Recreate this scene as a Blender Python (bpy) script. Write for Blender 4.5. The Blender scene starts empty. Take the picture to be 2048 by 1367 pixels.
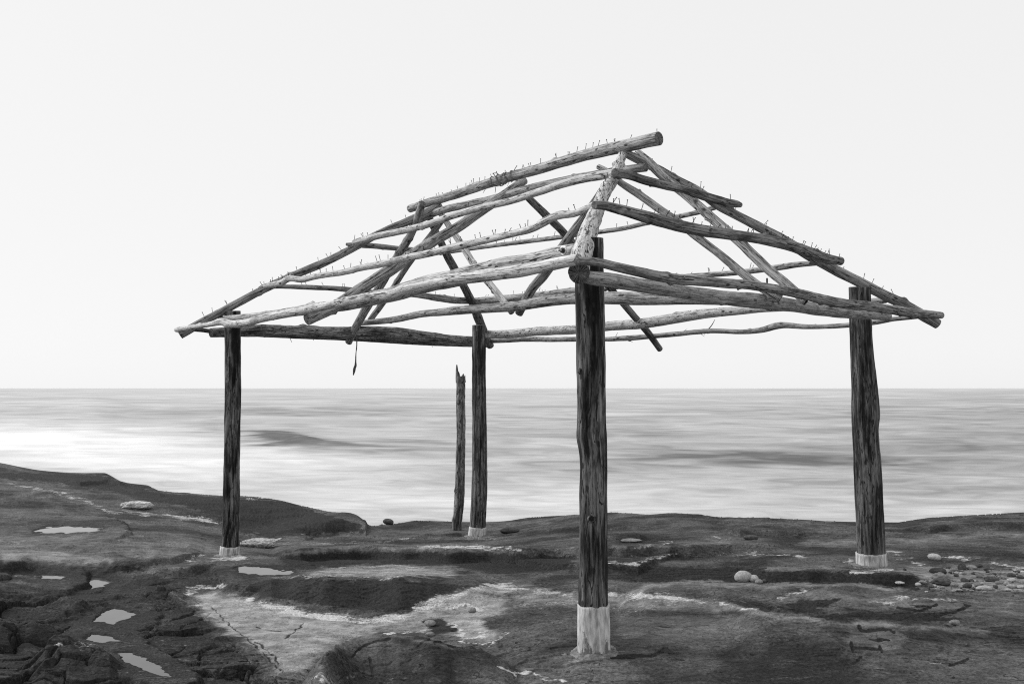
import bpy, math, random
import numpy as np
from mathutils import Vector, Matrix, Quaternion

# ------------------------------------------------------------------ camera, world, sun, exposure
S = bpy.context.scene
COL = S.collection
FPX = 1790.0                 # focal length in photo pixels (photo is 2048 wide)
PITCH = math.atan((775 - 683.5) / FPX)
CAMZ = 1.65
cam = bpy.data.cameras.new('camera')
cam.sensor_width = 36.0
cam.lens = FPX / 2048 * 36.0
cam.clip_start = 0.05
cam.clip_end = 100000
co = bpy.data.objects.new('camera', cam)
COL.objects.link(co)
co.location = (0, 0, CAMZ)
co.rotation_euler = (math.pi / 2 + PITCH, 0, 0)
S.camera = co

SUN_EL, SUN_AZ = math.radians(36), math.radians(-68)      # azimuth from +Y towards +X
W = bpy.data.worlds.new('World')
S.world = W
W.use_nodes = True
nt = W.node_tree
nt.nodes.clear()
sky = nt.nodes.new('ShaderNodeTexSky')
sky.sky_type = 'NISHITA'
sky.sun_disc = False
sky.sun_elevation = SUN_EL
sky.sun_rotation = SUN_AZ
sky.dust_density = 1.0
bw = nt.nodes.new('ShaderNodeRGBToBW')                      # the photograph is black and white: a grey sky
pw = nt.nodes.new('ShaderNodeMath'); pw.operation = 'POWER'; pw.inputs[1].default_value = 0.06
mu = nt.nodes.new('ShaderNodeMath'); mu.operation = 'MULTIPLY'; mu.inputs[1].default_value = 8.3
bg = nt.nodes.new('ShaderNodeBackground'); bg.inputs['Strength'].default_value = 0.1
wo = nt.nodes.new('ShaderNodeOutputWorld')
nt.links.new(sky.outputs[0], bw.inputs[0]); nt.links.new(bw.outputs[0], pw.inputs[0])
nt.links.new(pw.outputs[0], mu.inputs[0]); nt.links.new(mu.outputs[0], bg.inputs['Color'])
nt.links.new(bg.outputs[0], wo.inputs[0])
sl = bpy.data.lights.new('sun', 'SUN')
sl.energy = 3.4
sl.angle = math.radians(40)
sl.color = (1, 1, 1)
so = bpy.data.objects.new('sun', sl)
COL.objects.link(so)
sd = Vector((math.sin(SUN_AZ) * math.cos(SUN_EL), math.cos(SUN_AZ) * math.cos(SUN_EL), math.sin(SUN_EL)))
so.rotation_euler = sd.to_track_quat('Z', 'Y').to_euler()
so.location = sd * 30
S.view_settings.view_transform = 'Standard'
S.view_settings.look = 'None'
S.view_settings.exposure = 0.0
S.view_settings.gamma = 1.0
S.render.engine = 'CYCLES'
S.cycles.use_denoising = False
S.cycles.pixel_filter_type = 'BLACKMAN_HARRIS'
S.cycles.filter_width = 1.1

rng = np.random.default_rng(7)
random.seed(7)

# ------------------------------------------------------------------ noise and projection helpers
_perm = np.random.default_rng(3).permutation(256)
_perm = np.concatenate([_perm, _perm, _perm])
_g3 = np.random.default_rng(4).normal(size=(256, 3))
_g3 /= np.linalg.norm(_g3, axis=1)[:, None]


def noise3(x, y, z):
    x, y, z = np.broadcast_arrays(np.asarray(x, float), np.asarray(y, float), np.asarray(z, float))
    xi, yi, zi = np.floor(x).astype(int), np.floor(y).astype(int), np.floor(z).astype(int)
    xf, yf, zf = x - xi, y - yi, z - zi
    xi &= 255; yi &= 255; zi &= 255
    u, v, w = [t * t * t * (t * (t * 6 - 15) + 10) for t in (xf, yf, zf)]
    r = 0
    for i in (0, 1):
        a = _perm[xi + i]
        wx = u if i else 1 - u
        for j in (0, 1):
            b = _perm[a + yi + j]
            wy = v if j else 1 - v
            for k in (0, 1):
                g = _g3[_perm[b + zi + k]]
                wz = w if k else 1 - w
                r = r + wx * wy * wz * (g[..., 0] * (xf - i) + g[..., 1] * (yf - j) + g[..., 2] * (zf - k))
    return r * 1.6


def noise2(x, y, s=0.37):
    x, y = np.broadcast_arrays(np.asarray(x, float), np.asarray(y, float))
    xi, yi = np.floor(x).astype(int), np.floor(y).astype(int)
    xf, yf = x - xi, y - yi
    k0 = int(s * 97) % 256
    xi &= 255; yi &= 255
    u, v = [t * t * t * (t * (t * 6 - 15) + 10) for t in (xf, yf)]
    r = 0
    for i in (0, 1):
        a = _perm[xi + i + 0]
        wx = u if i else 1 - u
        for j in (0, 1):
            g = _g3[(_perm[a + yi + j] + k0) & 255]
            n = 1 / np.maximum(np.hypot(g[..., 0], g[..., 1]), .2)
            wy = v if j else 1 - v
            r = r + wx * wy * n * (g[..., 0] * (xf - i) + g[..., 1] * (yf - j))
    return r * 1.4


def fbm2(x, y, o=4, s=0.1, gain=.5):
    r, a = 0, 1.0
    for k in range(o):
        r = r + a * noise2(x * 2 ** k + 17.3 * k, y * 2 ** k - 9.1 * k, s + k)
        a *= gain
    return r


def cells2(x, y, s=0):
    """distance to nearest and second nearest jittered cell point, and a random value per cell"""
    xi, yi = np.floor(x).astype(int), np.floor(y).astype(int)
    d1 = np.full(x.shape, 9.0); d2 = np.full(x.shape, 9.0); cid = np.zeros(x.shape); tl = np.zeros(x.shape)
    for i in (-1, 0, 1):
        for j in (-1, 0, 1):
            cx, cy = xi + i, yi + j
            h = _perm[(_perm[(cx + s) & 255] + cy) & 255]
            h2 = _perm[h + 91]
            ox, oy = cx + .5 + (h / 255 - .5) * .9 - x, cy + .5 + (h2 / 255 - .5) * .9 - y
            d = np.hypot(ox, oy)
            n = d < d1
            tl = np.where(n, (_perm[h + 17] / 255 - .5) * ox + (_perm[h2 + 5] / 255 - .7) * oy, tl)
            d2 = np.where(n, d1, np.minimum(d2, d))
            cid = np.where(n, h / 255, cid)
            d1 = np.where(n, d, d1)
    return d1, d2, cid, tl


def sstep(a, b, x):
    t = np.clip((x - a) / (b - a), 0, 1)
    return t * t * (3 - 2 * t)


CP, SP = math.cos(PITCH), math.sin(PITCH)
CAM = np.array([0, 0, CAMZ])


def ray(px, py):
    """direction through a photo pixel, scaled so that y == 1"""
    u, v = (px - 1024) / FPX, (683.5 - py) / FPX
    d = np.array([u, CP - v * SP, SP + v * CP])
    return d / d[1]


def US(px, py):
    px, py = np.asarray(px, float), np.asarray(py, float)
    u, v = (px - 1024) / FPX, (683.5 - py) / FPX
    k = CP - v * SP
    return u / k, (SP + v * CP) / k


def project(x, y, z):
    zz = z - CAMZ
    f = y * CP + zz * SP
    up = -y * SP + zz * CP
    return 1024 + FPX * x / f, 683.5 - FPX * up / f


def at(px, py, y):
    return CAM + ray(px, py) * y


def on_plane(px, py, p0, n):
    r = ray(px, py)
    return CAM + r * (np.dot(p0 - CAM, n) / np.dot(r, n))


# ------------------------------------------------------------------ node material helpers
class NT:
    def __init__(self, name):
        self.m = bpy.data.materials.new(name)
        self.m.use_nodes = True
        self.t = self.m.node_tree
        self.b = self.t.nodes['Principled BSDF']

    def n(self, typ, **kw):
        n = self.t.nodes.new(typ)
        for k, v in kw.items():
            setattr(n, k, v)
        return n

    def put(self, sock, v):
        if isinstance(v, bpy.types.NodeSocket):
            self.t.links.new(v, sock)
        elif v is not None:
            try:
                sock.default_value = v
            except Exception:
                sock.default_value = (v, v, v, 1)

    def math(self, op, a, b=None, c=None, clamp=False):
        n = self.n('ShaderNodeMath', operation=op, use_clamp=clamp)
        for i, v in enumerate((a, b, c)):
            if v is not None:
                self.put(n.inputs[i], v)
        return n.outputs[0]

    def attr(self, name, out='Fac'):
        return self.n('ShaderNodeAttribute', attribute_name=name).outputs[out]

    def mapping(self, vec, scale):
        n = self.n('ShaderNodeMapping')
        self.put(n.inputs['Vector'], vec)
        n.inputs['Scale'].default_value = scale
        return n.outputs[0]

    def noise(self, vec, scale=1.0, detail=4, rough=.55, dist=0.0):
        n = self.n('ShaderNodeTexNoise')
        self.put(n.inputs['Vector'], vec)
        n.inputs['Scale'].default_value = scale
        n.inputs['Detail'].default_value = detail
        n.inputs['Roughness'].default_value = rough
        n.inputs['Distortion'].default_value = dist
        return n.outputs['Fac']

    def ramp(self, v, a, b, lo=0.0, hi=1.0, smooth=True):
        n = self.n('ShaderNodeMapRange')
        n.interpolation_type = 'SMOOTHSTEP' if smooth else 'LINEAR'
        self.put(n.inputs['Value'], v)
        for k, x in (('From Min', a), ('From Max', b), ('To Min', lo), ('To Max', hi)):
            self.put(n.inputs[k], x)
        return n.outputs['Result']

    def mix(self, f, a, b):
        n = self.n('ShaderNodeMix', data_type='FLOAT')
        self.put(n.inputs[0], f); self.put(n.inputs[2], a); self.put(n.inputs[3], b)
        return n.outputs[0]

    def vec(self):
        return self.n('ShaderNodeNewGeometry').outputs['Position']

    def grey(self, v):
        n = self.n('ShaderNodeCombineColor')
        for i in range(3):
            self.put(n.inputs[i], v)
        return n.outputs[0]

    def bump(self, h, dist, strength=1.0, normal=None):
        n = self.n('ShaderNodeBump')
        n.inputs['Distance'].default_value = dist
        n.inputs['Strength'].default_value = strength
        self.put(n.inputs['Height'], h)
        if normal is not None:
            self.put(n.inputs['Normal'], normal)
        return n.outputs[0]

    def done(self, val, rough=.9, spec=.2, normal=None):
        self.put(self.b.inputs['Base Color'], self.grey(val))
        self.put(self.b.inputs['Roughness'], rough)
        self.put(self.b.inputs['Specular IOR Level'], spec)
        if normal is not None:
            self.put(self.b.inputs['Normal'], normal)
        return self.m


def wood(name, lo, hi, dark, darkamt=.5, crack=.5, streak=70, curly=0.0, knots=1.0, zl=1.0):
    """weathered log: long grain streaks, cracks along the grain, knots and dark weather stains"""
    M = NT(name)
    g = M.attr('gco', 'Vector')
    rnd = M.n('ShaderNodeObjectInfo').outputs['Random']
    grain = M.noise(M.mapping(g, (streak, streak, 3.5 * zl)), 1, 6, .65, .3)
    fine = M.noise(M.mapping(g, (streak * 3, streak * 3, 18)), 1, 4, .6)
    patch = M.noise(M.mapping(g, (9, 9, 2.4 * zl)), 1, 5, .6, .5)
    blot = M.noise(M.mapping(g, (16, 16, 9 * zl)), 1, 5, .65)
    v = M.mix(M.ramp(grain, .3, .72), lo, hi)
    v = M.math('MULTIPLY', v, M.ramp(fine, .25, .75, .72, 1.2, False))
    st = M.math('MULTIPLY', M.ramp(M.math('ADD', M.math('MULTIPLY', patch, .65), M.math('MULTIPLY', grain, .35)), .43 + darkamt * .24, .29 + darkamt * .24, 0, 1), 1)
    v = M.mix(M.math('SUBTRACT', 1.0, st), v, v)
    v = M.mix(st, v, M.math('MULTIPLY', v, dark))
    v = M.math('MULTIPLY', v, M.ramp(blot, .34, .5, .62, 1.05))
    cr = M.noise(M.mapping(g, (26, 26, 1.7 + curly * 9)), 1, 3, .5, .25 + curly * 1.6)
    line = M.ramp(M.math('ABSOLUTE', M.math('SUBTRACT', cr, .5)), .004, .022, 1, 0)
    line = M.math('MULTIPLY', line, M.ramp(patch, .4, .55, .25, 1))
    cr2 = M.noise(M.mapping(g, (60, 60, 3.1 + curly * 14)), 1, 2, .5, .2 + curly)
    line2 = M.ramp(M.math('ABSOLUTE', M.math('SUBTRACT', cr2, .56)), .004, .02, .8, 0)
    line = M.math('MAXIMUM', line, M.math('MULTIPLY', line2, M.ramp(blot, .45, .6, 0, 1)))
    v = M.mix(M.math('MULTIPLY', line, crack), v, .012)
    vo = M.n('ShaderNodeTexVoronoi')
    M.put(vo.inputs['Vector'], M.mapping(g, (14, 14, 7)))
    vo.inputs['Scale'].default_value = 1
    kn = M.ramp(vo.outputs['Distance'], .10, .19, 1, 0)
    kn = M.math('MULTIPLY', kn, M.ramp(M.n('ShaderNodeSeparateColor').outputs[0], 0, 1, 1, 1))
    v = M.mix(M.math('MULTIPLY', kn, .85 * knots), v, .02)
    v = M.math('MULTIPLY', v, M.ramp(rnd, 0, 1, .86, 1.14, False))
    h = M.math('ADD', M.math('MULTIPLY', grain, .6), M.math('MULTIPLY', fine, .25))
    h = M.math('SUBTRACT', h, M.math('MULTIPLY', line, .9))
    h = M.math('SUBTRACT', h, M.math('MULTIPLY', kn, .5 * knots))
    return M.done(v, .88, .18, M.bump(h, .008, .9))


def endgrain(name, lo, hi):
    M = NT(name)
    g = M.attr('gco', 'Vector')
    sep = M.n('ShaderNodeSeparateXYZ'); M.put(sep.inputs[0], g)
    r = M.math('SQRT', M.math('ADD', M.math('POWER', sep.outputs[0], 2), M.math('POWER', sep.outputs[1], 2)))
    a = M.math('ARCTAN2', sep.outputs[1], sep.outputs[0])
    rings = M.math('SINE', M.math('MULTIPLY', M.math('ADD', r, M.math('MULTIPLY', M.noise(g, 25, 3), .01)), 900))
    v = M.mix(M.ramp(rings, -1, 1), lo, hi)
    ck = M.noise(M.math('MULTIPLY', a, 1.3), 2.2, 2, .5)
    v = M.mix(M.ramp(M.math('ABSOLUTE', M.math('SUBTRACT', ck, .5)), .006, .03, .9, 0), v, .01)
    v = M.math('MULTIPLY', v, M.ramp(M.noise(g, 30, 5), .3, .7, .5, 1.2))
    return M.done(v, .95, .1, M.bump(rings, .002, .5))


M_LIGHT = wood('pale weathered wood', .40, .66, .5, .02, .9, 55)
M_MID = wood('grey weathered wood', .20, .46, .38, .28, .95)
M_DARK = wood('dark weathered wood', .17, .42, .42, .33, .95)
M_SHADE = wood('shade-darkened weathered wood', .10, .29, .36, .42, .95)  # darker copy for poles on the shaded sides, shade put into the colour
M_SMOOTH = wood('smooth grey wood with soft weather stains', .30, .50, .5, .24, .5, 40, 0, .8)
M_GREY = wood('pale grey cracked wood', .28, .52, .5, .2, 1.0, 60)
M_CURLY = wood('worm eaten pale wood', .32, .56, .5, .12, 1.0, 50, .3)
M_POST = wood('tarred post wood', .016, .22, .12, .56, 1.0, 30, .12, 1.0, .7)
M_POSTG = wood('grey tarred post wood', .03, .22, .18, .50, 1.0, 40, .08, 1.0, .6)
M_BARK = wood('peeling barked wood', .07, .36, .25, .42, 1.0, 40, .3)
M_END = endgrain('sawn end grain', .10, .24)
M_ENDD = endgrain('dark knots and shade-painted end grain', .012, .04)  # shade on the downward rafter cuts painted in; dark knots use it too
M_ENDL = endgrain('pale sawn end grain', .28, .5)


def plain(name, v, rough=.8, spec=.2, sc=40, var=.35, metal=0):
    M = NT(name)
    n = M.noise(M.vec(), sc, 5, .6)
    m = M.done(M.math('MULTIPLY', v, M.ramp(n, .3, .7, 1 - var, 1 + var, False)), rough, spec, M.bump(n, .004, .5))
    M.b.inputs['Metallic'].default_value = metal
    return m


M_NAIL = plain('rusted iron', .035, .8, .3, 90)
M_STEEL = plain('worn steel washer', .45, .45, .5, 80, .5, .8)
M_FIBRE = plain('dry bark fibre', .07, .95, .1, 60)
M_TWINE = plain('frayed twine', .12, .95, .1, 60)


def paintmat():
    M = NT('flaking white paint')
    p = M.vec()
    g = M.attr('gco', 'Vector')
    n = M.noise(M.mapping(g, (26, 26, 9)), 1, 6, .65)
    n2 = M.noise(M.mapping(g, (40, 40, 12)), 1, 4, .6)
    sep = M.n('ShaderNodeSeparateXYZ'); M.put(sep.inputs[0], g)
    low = M.math('MULTIPLY', M.math('POWER', M.attr('wear'), 2.5), .26)
    worn = M.math('MULTIPLY', M.ramp(M.math('ADD', n, low), .66, .74, 0, 1), M.ramp(M.attr('wear'), .12, .4, 0, 1))
    v = M.math('MULTIPLY', M.mix(M.ramp(n2, .3, .7), .30, .62), M.ramp(M.noise(M.mapping(g, (30, 30, 3)), 1, 4, .6), .35, .6, .62, 1.08))
    v = M.mix(worn, v, M.mix(n2, .05, .26))
    return M.done(v, .85, .2, M.bump(M.math('SUBTRACT', M.math('MULTIPLY', n2, .5), worn), .004, .8))


M_PAINT = paintmat()


# ------------------------------------------------------------------ object helpers
def wloc(o):
    v = Vector((0, 0, 0))
    while o is not None:
        v += o.location
        o = o.parent
    return v


def link(name, mesh, parent=None, loc=(0, 0, 0), label=None, cat=None, group=None, kind=None):
    o = bpy.data.objects.new(name, mesh)
    COL.objects.link(o)
    if parent is not None:
        o.parent = parent
        o.location = Vector(loc) - wloc(parent)
    else:
        o.location = Vector(loc)
    for k, v in (('label', label), ('category', cat), ('group', group), ('kind', kind)):
        if v:
            o[k] = v
    return o


def mesh_from(name, V, F, mats, mi=None, gco=None, smooth=True, origin=(0, 0, 0), attrs=None):
    me = bpy.data.meshes.new(name)
    V = np.asarray(V, float) - np.asarray(origin, float)
    me.from_pydata(V.tolist(), [], [tuple(int(i) for i in f) for f in F])
    for m in mats:
        me.materials.append(m)
    if mi is not None:
        me.polygons.foreach_set('material_index', np.asarray(mi, np.int32))
    sm = np.full(len(me.polygons), smooth)
    if mi is not None and smooth:
        sm = np.asarray(mi) == 0
    me.polygons.foreach_set('use_smooth', sm)
    if gco is not None:
        a = me.attributes.new('gco', 'FLOAT_VECTOR', 'POINT')
        a.data.foreach_set('vector', np.asarray(gco, np.float32).ravel())
    for k, v in (attrs or {}).items():
        a = me.attributes.new(k, 'FLOAT', 'POINT')
        a.data.foreach_set('value', np.asarray(v, np.float32))
    me.update()
    return me


def catmull(P, n_per):
    P = np.asarray(P, float)
    Q = np.vstack([2 * P[0] - P[1], P, 2 * P[-1] - P[-2]])
    out = []
    for i in range(len(P) - 1):
        p0, p1, p2, p3 = Q[i:i + 4]
        # centripetal-ish spacing keeps uneven points from overshooting
        n = n_per[i]
        t = np.linspace(0, 1, n, endpoint=False)[:, None]
        l1 = np.linalg.norm(p1[:3] - p0[:3]) + 1e-6
        l2 = np.linalg.norm(p2[:3] - p1[:3]) + 1e-6
        l3 = np.linalg.norm(p3[:3] - p2[:3]) + 1e-6
        m1 = ((p1 - p0) / l1 * l2 + (p2 - p1)) * .5
        m2 = ((p2 - p1) + (p3 - p2) / l3 * l2) * .5
        out.append((2 * t ** 3 - 3 * t ** 2 + 1) * p1 + (t ** 3 - 2 * t ** 2 + t) * m1 + (-2 * t ** 3 + 3 * t ** 2) * p2 + (t ** 3 - t ** 2) * m2)
    out.append(P[-1:])
    return np.vstack(out)


def tube(P, R, seg=18, seed=0, wob=.06, step=None, jag=None, knots=0, capmat=1, tilt=(0, 0), fine=.02, twist=0.0, bevel=.12):
    """a log along P with radii R; returns verts, faces, material ids, grain coordinates and the smooth centre line"""
    r_ = np.random.default_rng(seed)
    P = np.asarray(P, float); R = np.asarray(R, float)
    L = np.linalg.norm(np.diff(P, axis=0), axis=1)
    step = step or max(.012, R.mean() * .45)
    C = catmull(np.column_stack([P, R]), [max(2, int(math.ceil(l / step))) for l in L])
    P, R = C[:, :3], np.maximum(C[:, 3], .0008)
    n = len(P)
    T = np.gradient(P, axis=0)
    T /= np.linalg.norm(T, axis=1)[:, None]
    a = np.array([0, 0, 1.0]) if abs(T[0][2]) < .9 else np.array([1.0, 0, 0])
    N = np.zeros_like(P)
    N[0] = np.cross(T[0], a); N[0] /= np.linalg.norm(N[0])
    for i in range(1, n):
        v = N[i - 1] - T[i] * np.dot(N[i - 1], T[i])
        N[i] = v / np.linalg.norm(v)
    B = np.cross(T, N)
    s = np.concatenate([[0], np.cumsum(np.linalg.norm(np.diff(P, axis=0), axis=1))])
    th = np.linspace(0, 2 * math.pi, seg, endpoint=False)
    cth, sth = np.cos(th), np.sin(th)
    off = r_.uniform(0, 90, 3)
    tw = twist * s
    ga = th[None, :] + tw[:, None]
    gx, gy = np.cos(ga) * R[:, None], np.sin(ga) * R[:, None]
    gz = np.repeat(s[:, None], seg, 1)
    f1 = .55 / R.mean()
    rad = R[:, None] * (1 + wob * noise3(gx * f1 + off[0], gy * f1 + off[1], gz * f1 * .45 + off[2])
                        + fine * noise3(gx * f1 * 4 + off[1], gy * f1 * 4, gz * f1 * .8 + off[0])
                        + fine * .6 * noise3(gx * f1 * 7 + off[2], gy * f1 * 7, gz * f1 * 2.2 + off[1]))
    for k in range(knots):
        ks, ka = r_.uniform(.03, .97) * s[-1], r_.uniform(0, 2 * math.pi)
        kr = R.mean() * r_.uniform(.25, .55)
        kh = R.mean() * r_.uniform(.15, .5)
        da = np.abs((ga - ka + math.pi) % (2 * math.pi) - math.pi) * R.mean()
        rad = rad + kh * np.exp(-((gz - ks) ** 2 * .6 + da ** 2) / kr ** 2)
    V = P[:, None, :] + rad[..., None] * (cth[None, :, None] * N[:, None, :] + sth[None, :, None] * B[:, None, :])
    # sawn ends: rim pulled in slightly and tilted
    for e, sg, tl in ((0, -1, tilt[0]), (n - 1, 1, tilt[1])):
        ax = T[e] * R[e] * tl
        V[e] += cth[:, None] * ax[None, :]
    if jag is not None:
        V[-1] += T[-1] * np.asarray(jag)[:, None]
    V = V.reshape(-1, 3)
    G = np.stack([gx, gy, gz], -1).reshape(-1, 3)
    G = G + np.array([0, 0, off[2]])
    F, mi = [], []
    idx = np.arange(n * seg).reshape(n, seg)
    nx = np.roll(idx, -1, 1)
    Q = np.stack([idx[:-1], nx[:-1], nx[1:], idx[1:]], -1).reshape(-1, 4)
    F = Q.tolist(); mi = [0] * len(F)
    Vx, Gx = [V], [G]
    base = n * seg
    for e, sg in ((0, -1), (n - 1, 1)):
        ring = V[e * seg:(e + 1) * seg]
        c = ring.mean(0)
        if jag is not None and e:
            c = c - T[e] * np.mean(jag) * 1.2
        inner = c + (ring - c) * (1 - bevel) + T[e] * sg * R[e] * .03
        inner2 = c + (ring - c) * .5 + T[e] * sg * R[e] * .05
        Vx += [inner, inner2, (c + T[e] * sg * R[e] * .05)[None]]
        gr = G[e * seg:(e + 1) * seg] * np.array([1, 1, 0]) + np.array([0, 0, off[0]])
        Gx += [gr * np.array([.9, .9, 1]), gr * np.array([.5, .5, 1]), gr[:1] * np.array([0, 0, 1])]
        i0, i1, ic = base, base + seg, base + 2 * seg
        base += 2 * seg + 1
        for k in range(seg):
            k2 = (k + 1) % seg
            o1, o2 = idx[e][k], idx[e][k2]
            qs = [(o1, o2, i0 + k2, i0 + k), (i0 + k, i0 + k2, i1 + k2, i1 + k), (i1 + k, i1 + k2, ic)]
            for q in qs:
                F.append(q[::-1] if sg < 0 else q)
                mi.append(capmat)
    # orient: quads above wind so that normals face out
    V = np.vstack(Vx); G = np.vstack(Gx)
    return V, F, mi, G, (P, R, T, N, B)


def join(parts):
    V, F, mi, G = [], [], [], []
    o = 0
    for v, f, m, g in parts:
        V.append(v); G.append(g)
        F += [tuple(int(i) + o for i in q) for q in f]
        mi += list(m)
        o += len(v)
    return np.vstack(V), F, mi, np.vstack(G)


# ------------------------------------------------------------------ the ground: control points, ledges, pools, stains
# base surface through known places: photo pixel and distance
CTRL = [(1189, 1303, 5.6), (1744, 1140, 8.1), (458, 1116, 9.36), (954, 1074, 12.17),
        (765, 1049, 13.7), (745, 1056, 13.4), (830, 1041, 13.8), (900, 1043, 13.6), (960, 1042, 13.7), (1020, 1041, 13.6), (1060, 1035, 13.6), (1150, 1030, 13.4),
        (1240, 1027, 13.0), (1310, 1031, 12.7), (1325, 1029, 12.6), (1400, 1032, 12.5), (1450, 1037, 12.3), (1520, 1039, 12.1), (1600, 1039, 12.0), (1700, 1043, 11.8),
        (1790, 1044, 11.6), (1850, 1037, 11.8), (1920, 1032, 12.0), (2048, 1025, 12.2),
        (0, 925, 17.0), (60, 937, 17.2), (160, 945, 17.3), (215, 946, 17.2), (245, 963, 16.6), (300, 970, 16.2), (322, 981, 15.6), (400, 987, 15.0), (460, 991, 14.6), (530, 995, 14.1),
        (570, 1004, 13.9), (620, 1019, 13.6), (665, 1032, 13.35), (705, 1038, 13.2), (722, 1045, 13.15), (729, 1052, 13.1),
        (724, 1062, 12.6), (640, 1069, 12.3), (560, 1074, 12.1), (500, 1060, 12.6), (440, 1045, 12.3), (300, 1030, 12.2), (200, 1020, 12.2), (100, 985, 13.6), (0, 1000, 12.4),
        (0, 1062, 10.3), (130, 1059, 10.5), (300, 1080, 10.0), (100, 1110, 9.0), (0, 1150, 8.0), (200, 1168, 8.1), (330, 1150, 8.3),
        (0, 1240, 6.5), (0, 1367, 5.05), (240, 1240, 7.0), (120, 1280, 6.1), (300, 1340, 5.7), (420, 1260, 6.55), (560, 1350, 5.5), (640, 1367, 5.25),
        (700, 1367, 5.2), (1024, 1367, 5.15), (1300, 1367, 5.0), (1600, 1367, 4.9), (2048, 1367, 4.85),
        (560, 1290, 6.2), (640, 1240, 6.9), (900, 1240, 6.75), (1000, 1180, 7.55), (1100, 1230, 6.6), (1300, 1240, 6.3), (780, 1185, 7.6), (700, 1125, 9.4), (1100, 1120, 9.1),
        (1300, 1130, 8.5), (1500, 1165, 7.7), (1700, 1200, 6.75), (1900, 1160, 7.7), (2048, 1160, 7.65), (2048, 1080, 9.7), (1850, 1090, 9.4), (1400, 1075, 10.4), (1150, 1070, 11.3), (1650, 1080, 9.9),
        (1600, 1290, 5.65), (1900, 1290, 5.6), (2048, 1260, 5.9)]
cp = np.array([at(*c) for c in CTRL])
_n = len(cp)


def _k(r2):
    return np.where(r2 > 1e-12, .5 * r2 * np.log(np.maximum(r2, 1e-12)), 0)


_A = np.zeros((_n + 3, _n + 3))
_dx = cp[:, None, :2] - cp[None, :, :2]
_A[:_n, :_n] = _k((_dx ** 2).sum(-1)) + np.eye(_n) * .02
_A[:_n, _n] = 1; _A[:_n, _n + 1:] = cp[:, :2]
_A[_n, :_n] = 1; _A[_n + 1:, :_n] = cp[:, :2].T
_w = np.linalg.solve(_A, np.concatenate([cp[:, 2], [0, 0, 0]]))


def zbase(x, y):
    r = _w[_n] + _w[_n + 1] * x + _w[_n + 2] * y
    for i in range(_n):
        r = r + _w[i] * _k((x - cp[i, 0]) ** 2 + (y - cp[i, 1]) ** 2)
    return r


# columns (direction U = x / y) and rows (distance)
EDGE = [(-400, 905), (0, 925), (25, 931), (60, 937), (120, 942), (160, 945), (200, 945), (220, 947), (235, 955), (245, 963), (270, 970), (300, 970), (310, 973), (322, 981),
        (400, 987), (460, 991), (500, 993), (530, 995), (570, 1004), (620, 1019), (665, 1032), (690, 1035), (705, 1038), (722, 1045), (729, 1052), (733, 1058), (745, 1056), (765, 1049),
        (790, 1044), (830, 1041), (900, 1043), (960, 1042), (1020, 1041), (1060, 1035), (1150, 1030), (1210, 1027), (1240, 1027), (1280, 1029), (1310, 1031), (1325, 1028),
        (1400, 1032), (1450, 1037), (1520, 1039), (1600, 1039), (1700, 1043), (1790, 1044), (1810, 1041), (1850, 1037), (1920, 1032), (1980, 1027), (2048, 1025), (2500, 1010)]
EDGED = [(-400, 18), (0, 17), (60, 17.2), (160, 17.3), (215, 17.2), (245, 16.6), (300, 16.2), (322, 15.6), (400, 15.), (460, 14.6), (530, 14.1), (570, 13.9), (620, 13.6), (665, 13.35), (705, 13.2),
         (722, 13.15), (729, 13.1), (735, 13.3), (745, 13.4), (765, 13.7), (830, 13.8), (900, 13.6), (1060, 13.6), (1150, 13.4), (1240, 13.), (1310, 12.7), (1400, 12.5), (1520, 12.1),
         (1700, 11.8), (1790, 11.6), (1850, 11.8), (1920, 12.), (2048, 12.2), (2500, 13)]
U_in = np.linspace(*[(p - 1024) / FPX for p in (-90, 2140)], 1500)
U_l = -np.concatenate([np.geomspace(4.5, .66, 60)])
U_l = U_l[U_l < U_in[0] - .004]
U_cols = np.concatenate([U_l, U_in, -U_l[::-1]])
eU, eS = US([e[0] for e in EDGE], [e[1] for e in EDGE])
e_d = np.interp(U_cols, [(p[0] - 1024) / FPX for p in EDGED], [p[1] for p in EDGED])
fade_wide = np.clip((np.abs(U_cols) - .7) / 2, 0, 1)
e_d = e_d * (1 - fade_wide * .75)
NR = 640
NEAR = 4.55
t = np.linspace(0, 1, NR)
rows_in = 1 / ((1 - t)[:, None] / NEAR + t[:, None] / e_d[None, :])
rows_near = np.repeat(np.geomspace(.5, NEAR, 36)[:-1][:, None], len(U_cols), 1)
dd = np.concatenate([np.linspace(.01, .12, 10), np.linspace(.17, 1.4, 16)])
rows_far = e_d[None, :] + dd[:, None]
D = np.vstack([rows_near, rows_in, rows_far])
U = np.repeat(U_cols[None, :], D.shape[0], 0)
Uc = np.clip(U, (-150 - 1024) / FPX, (2200 - 1024) / FPX)
X = U * D
XE = Uc * np.minimum(D, e_d[None, :])
DE = np.minimum(D, e_d[None, :])
Z = zbase(XE, np.maximum(DE, 4.6))

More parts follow.
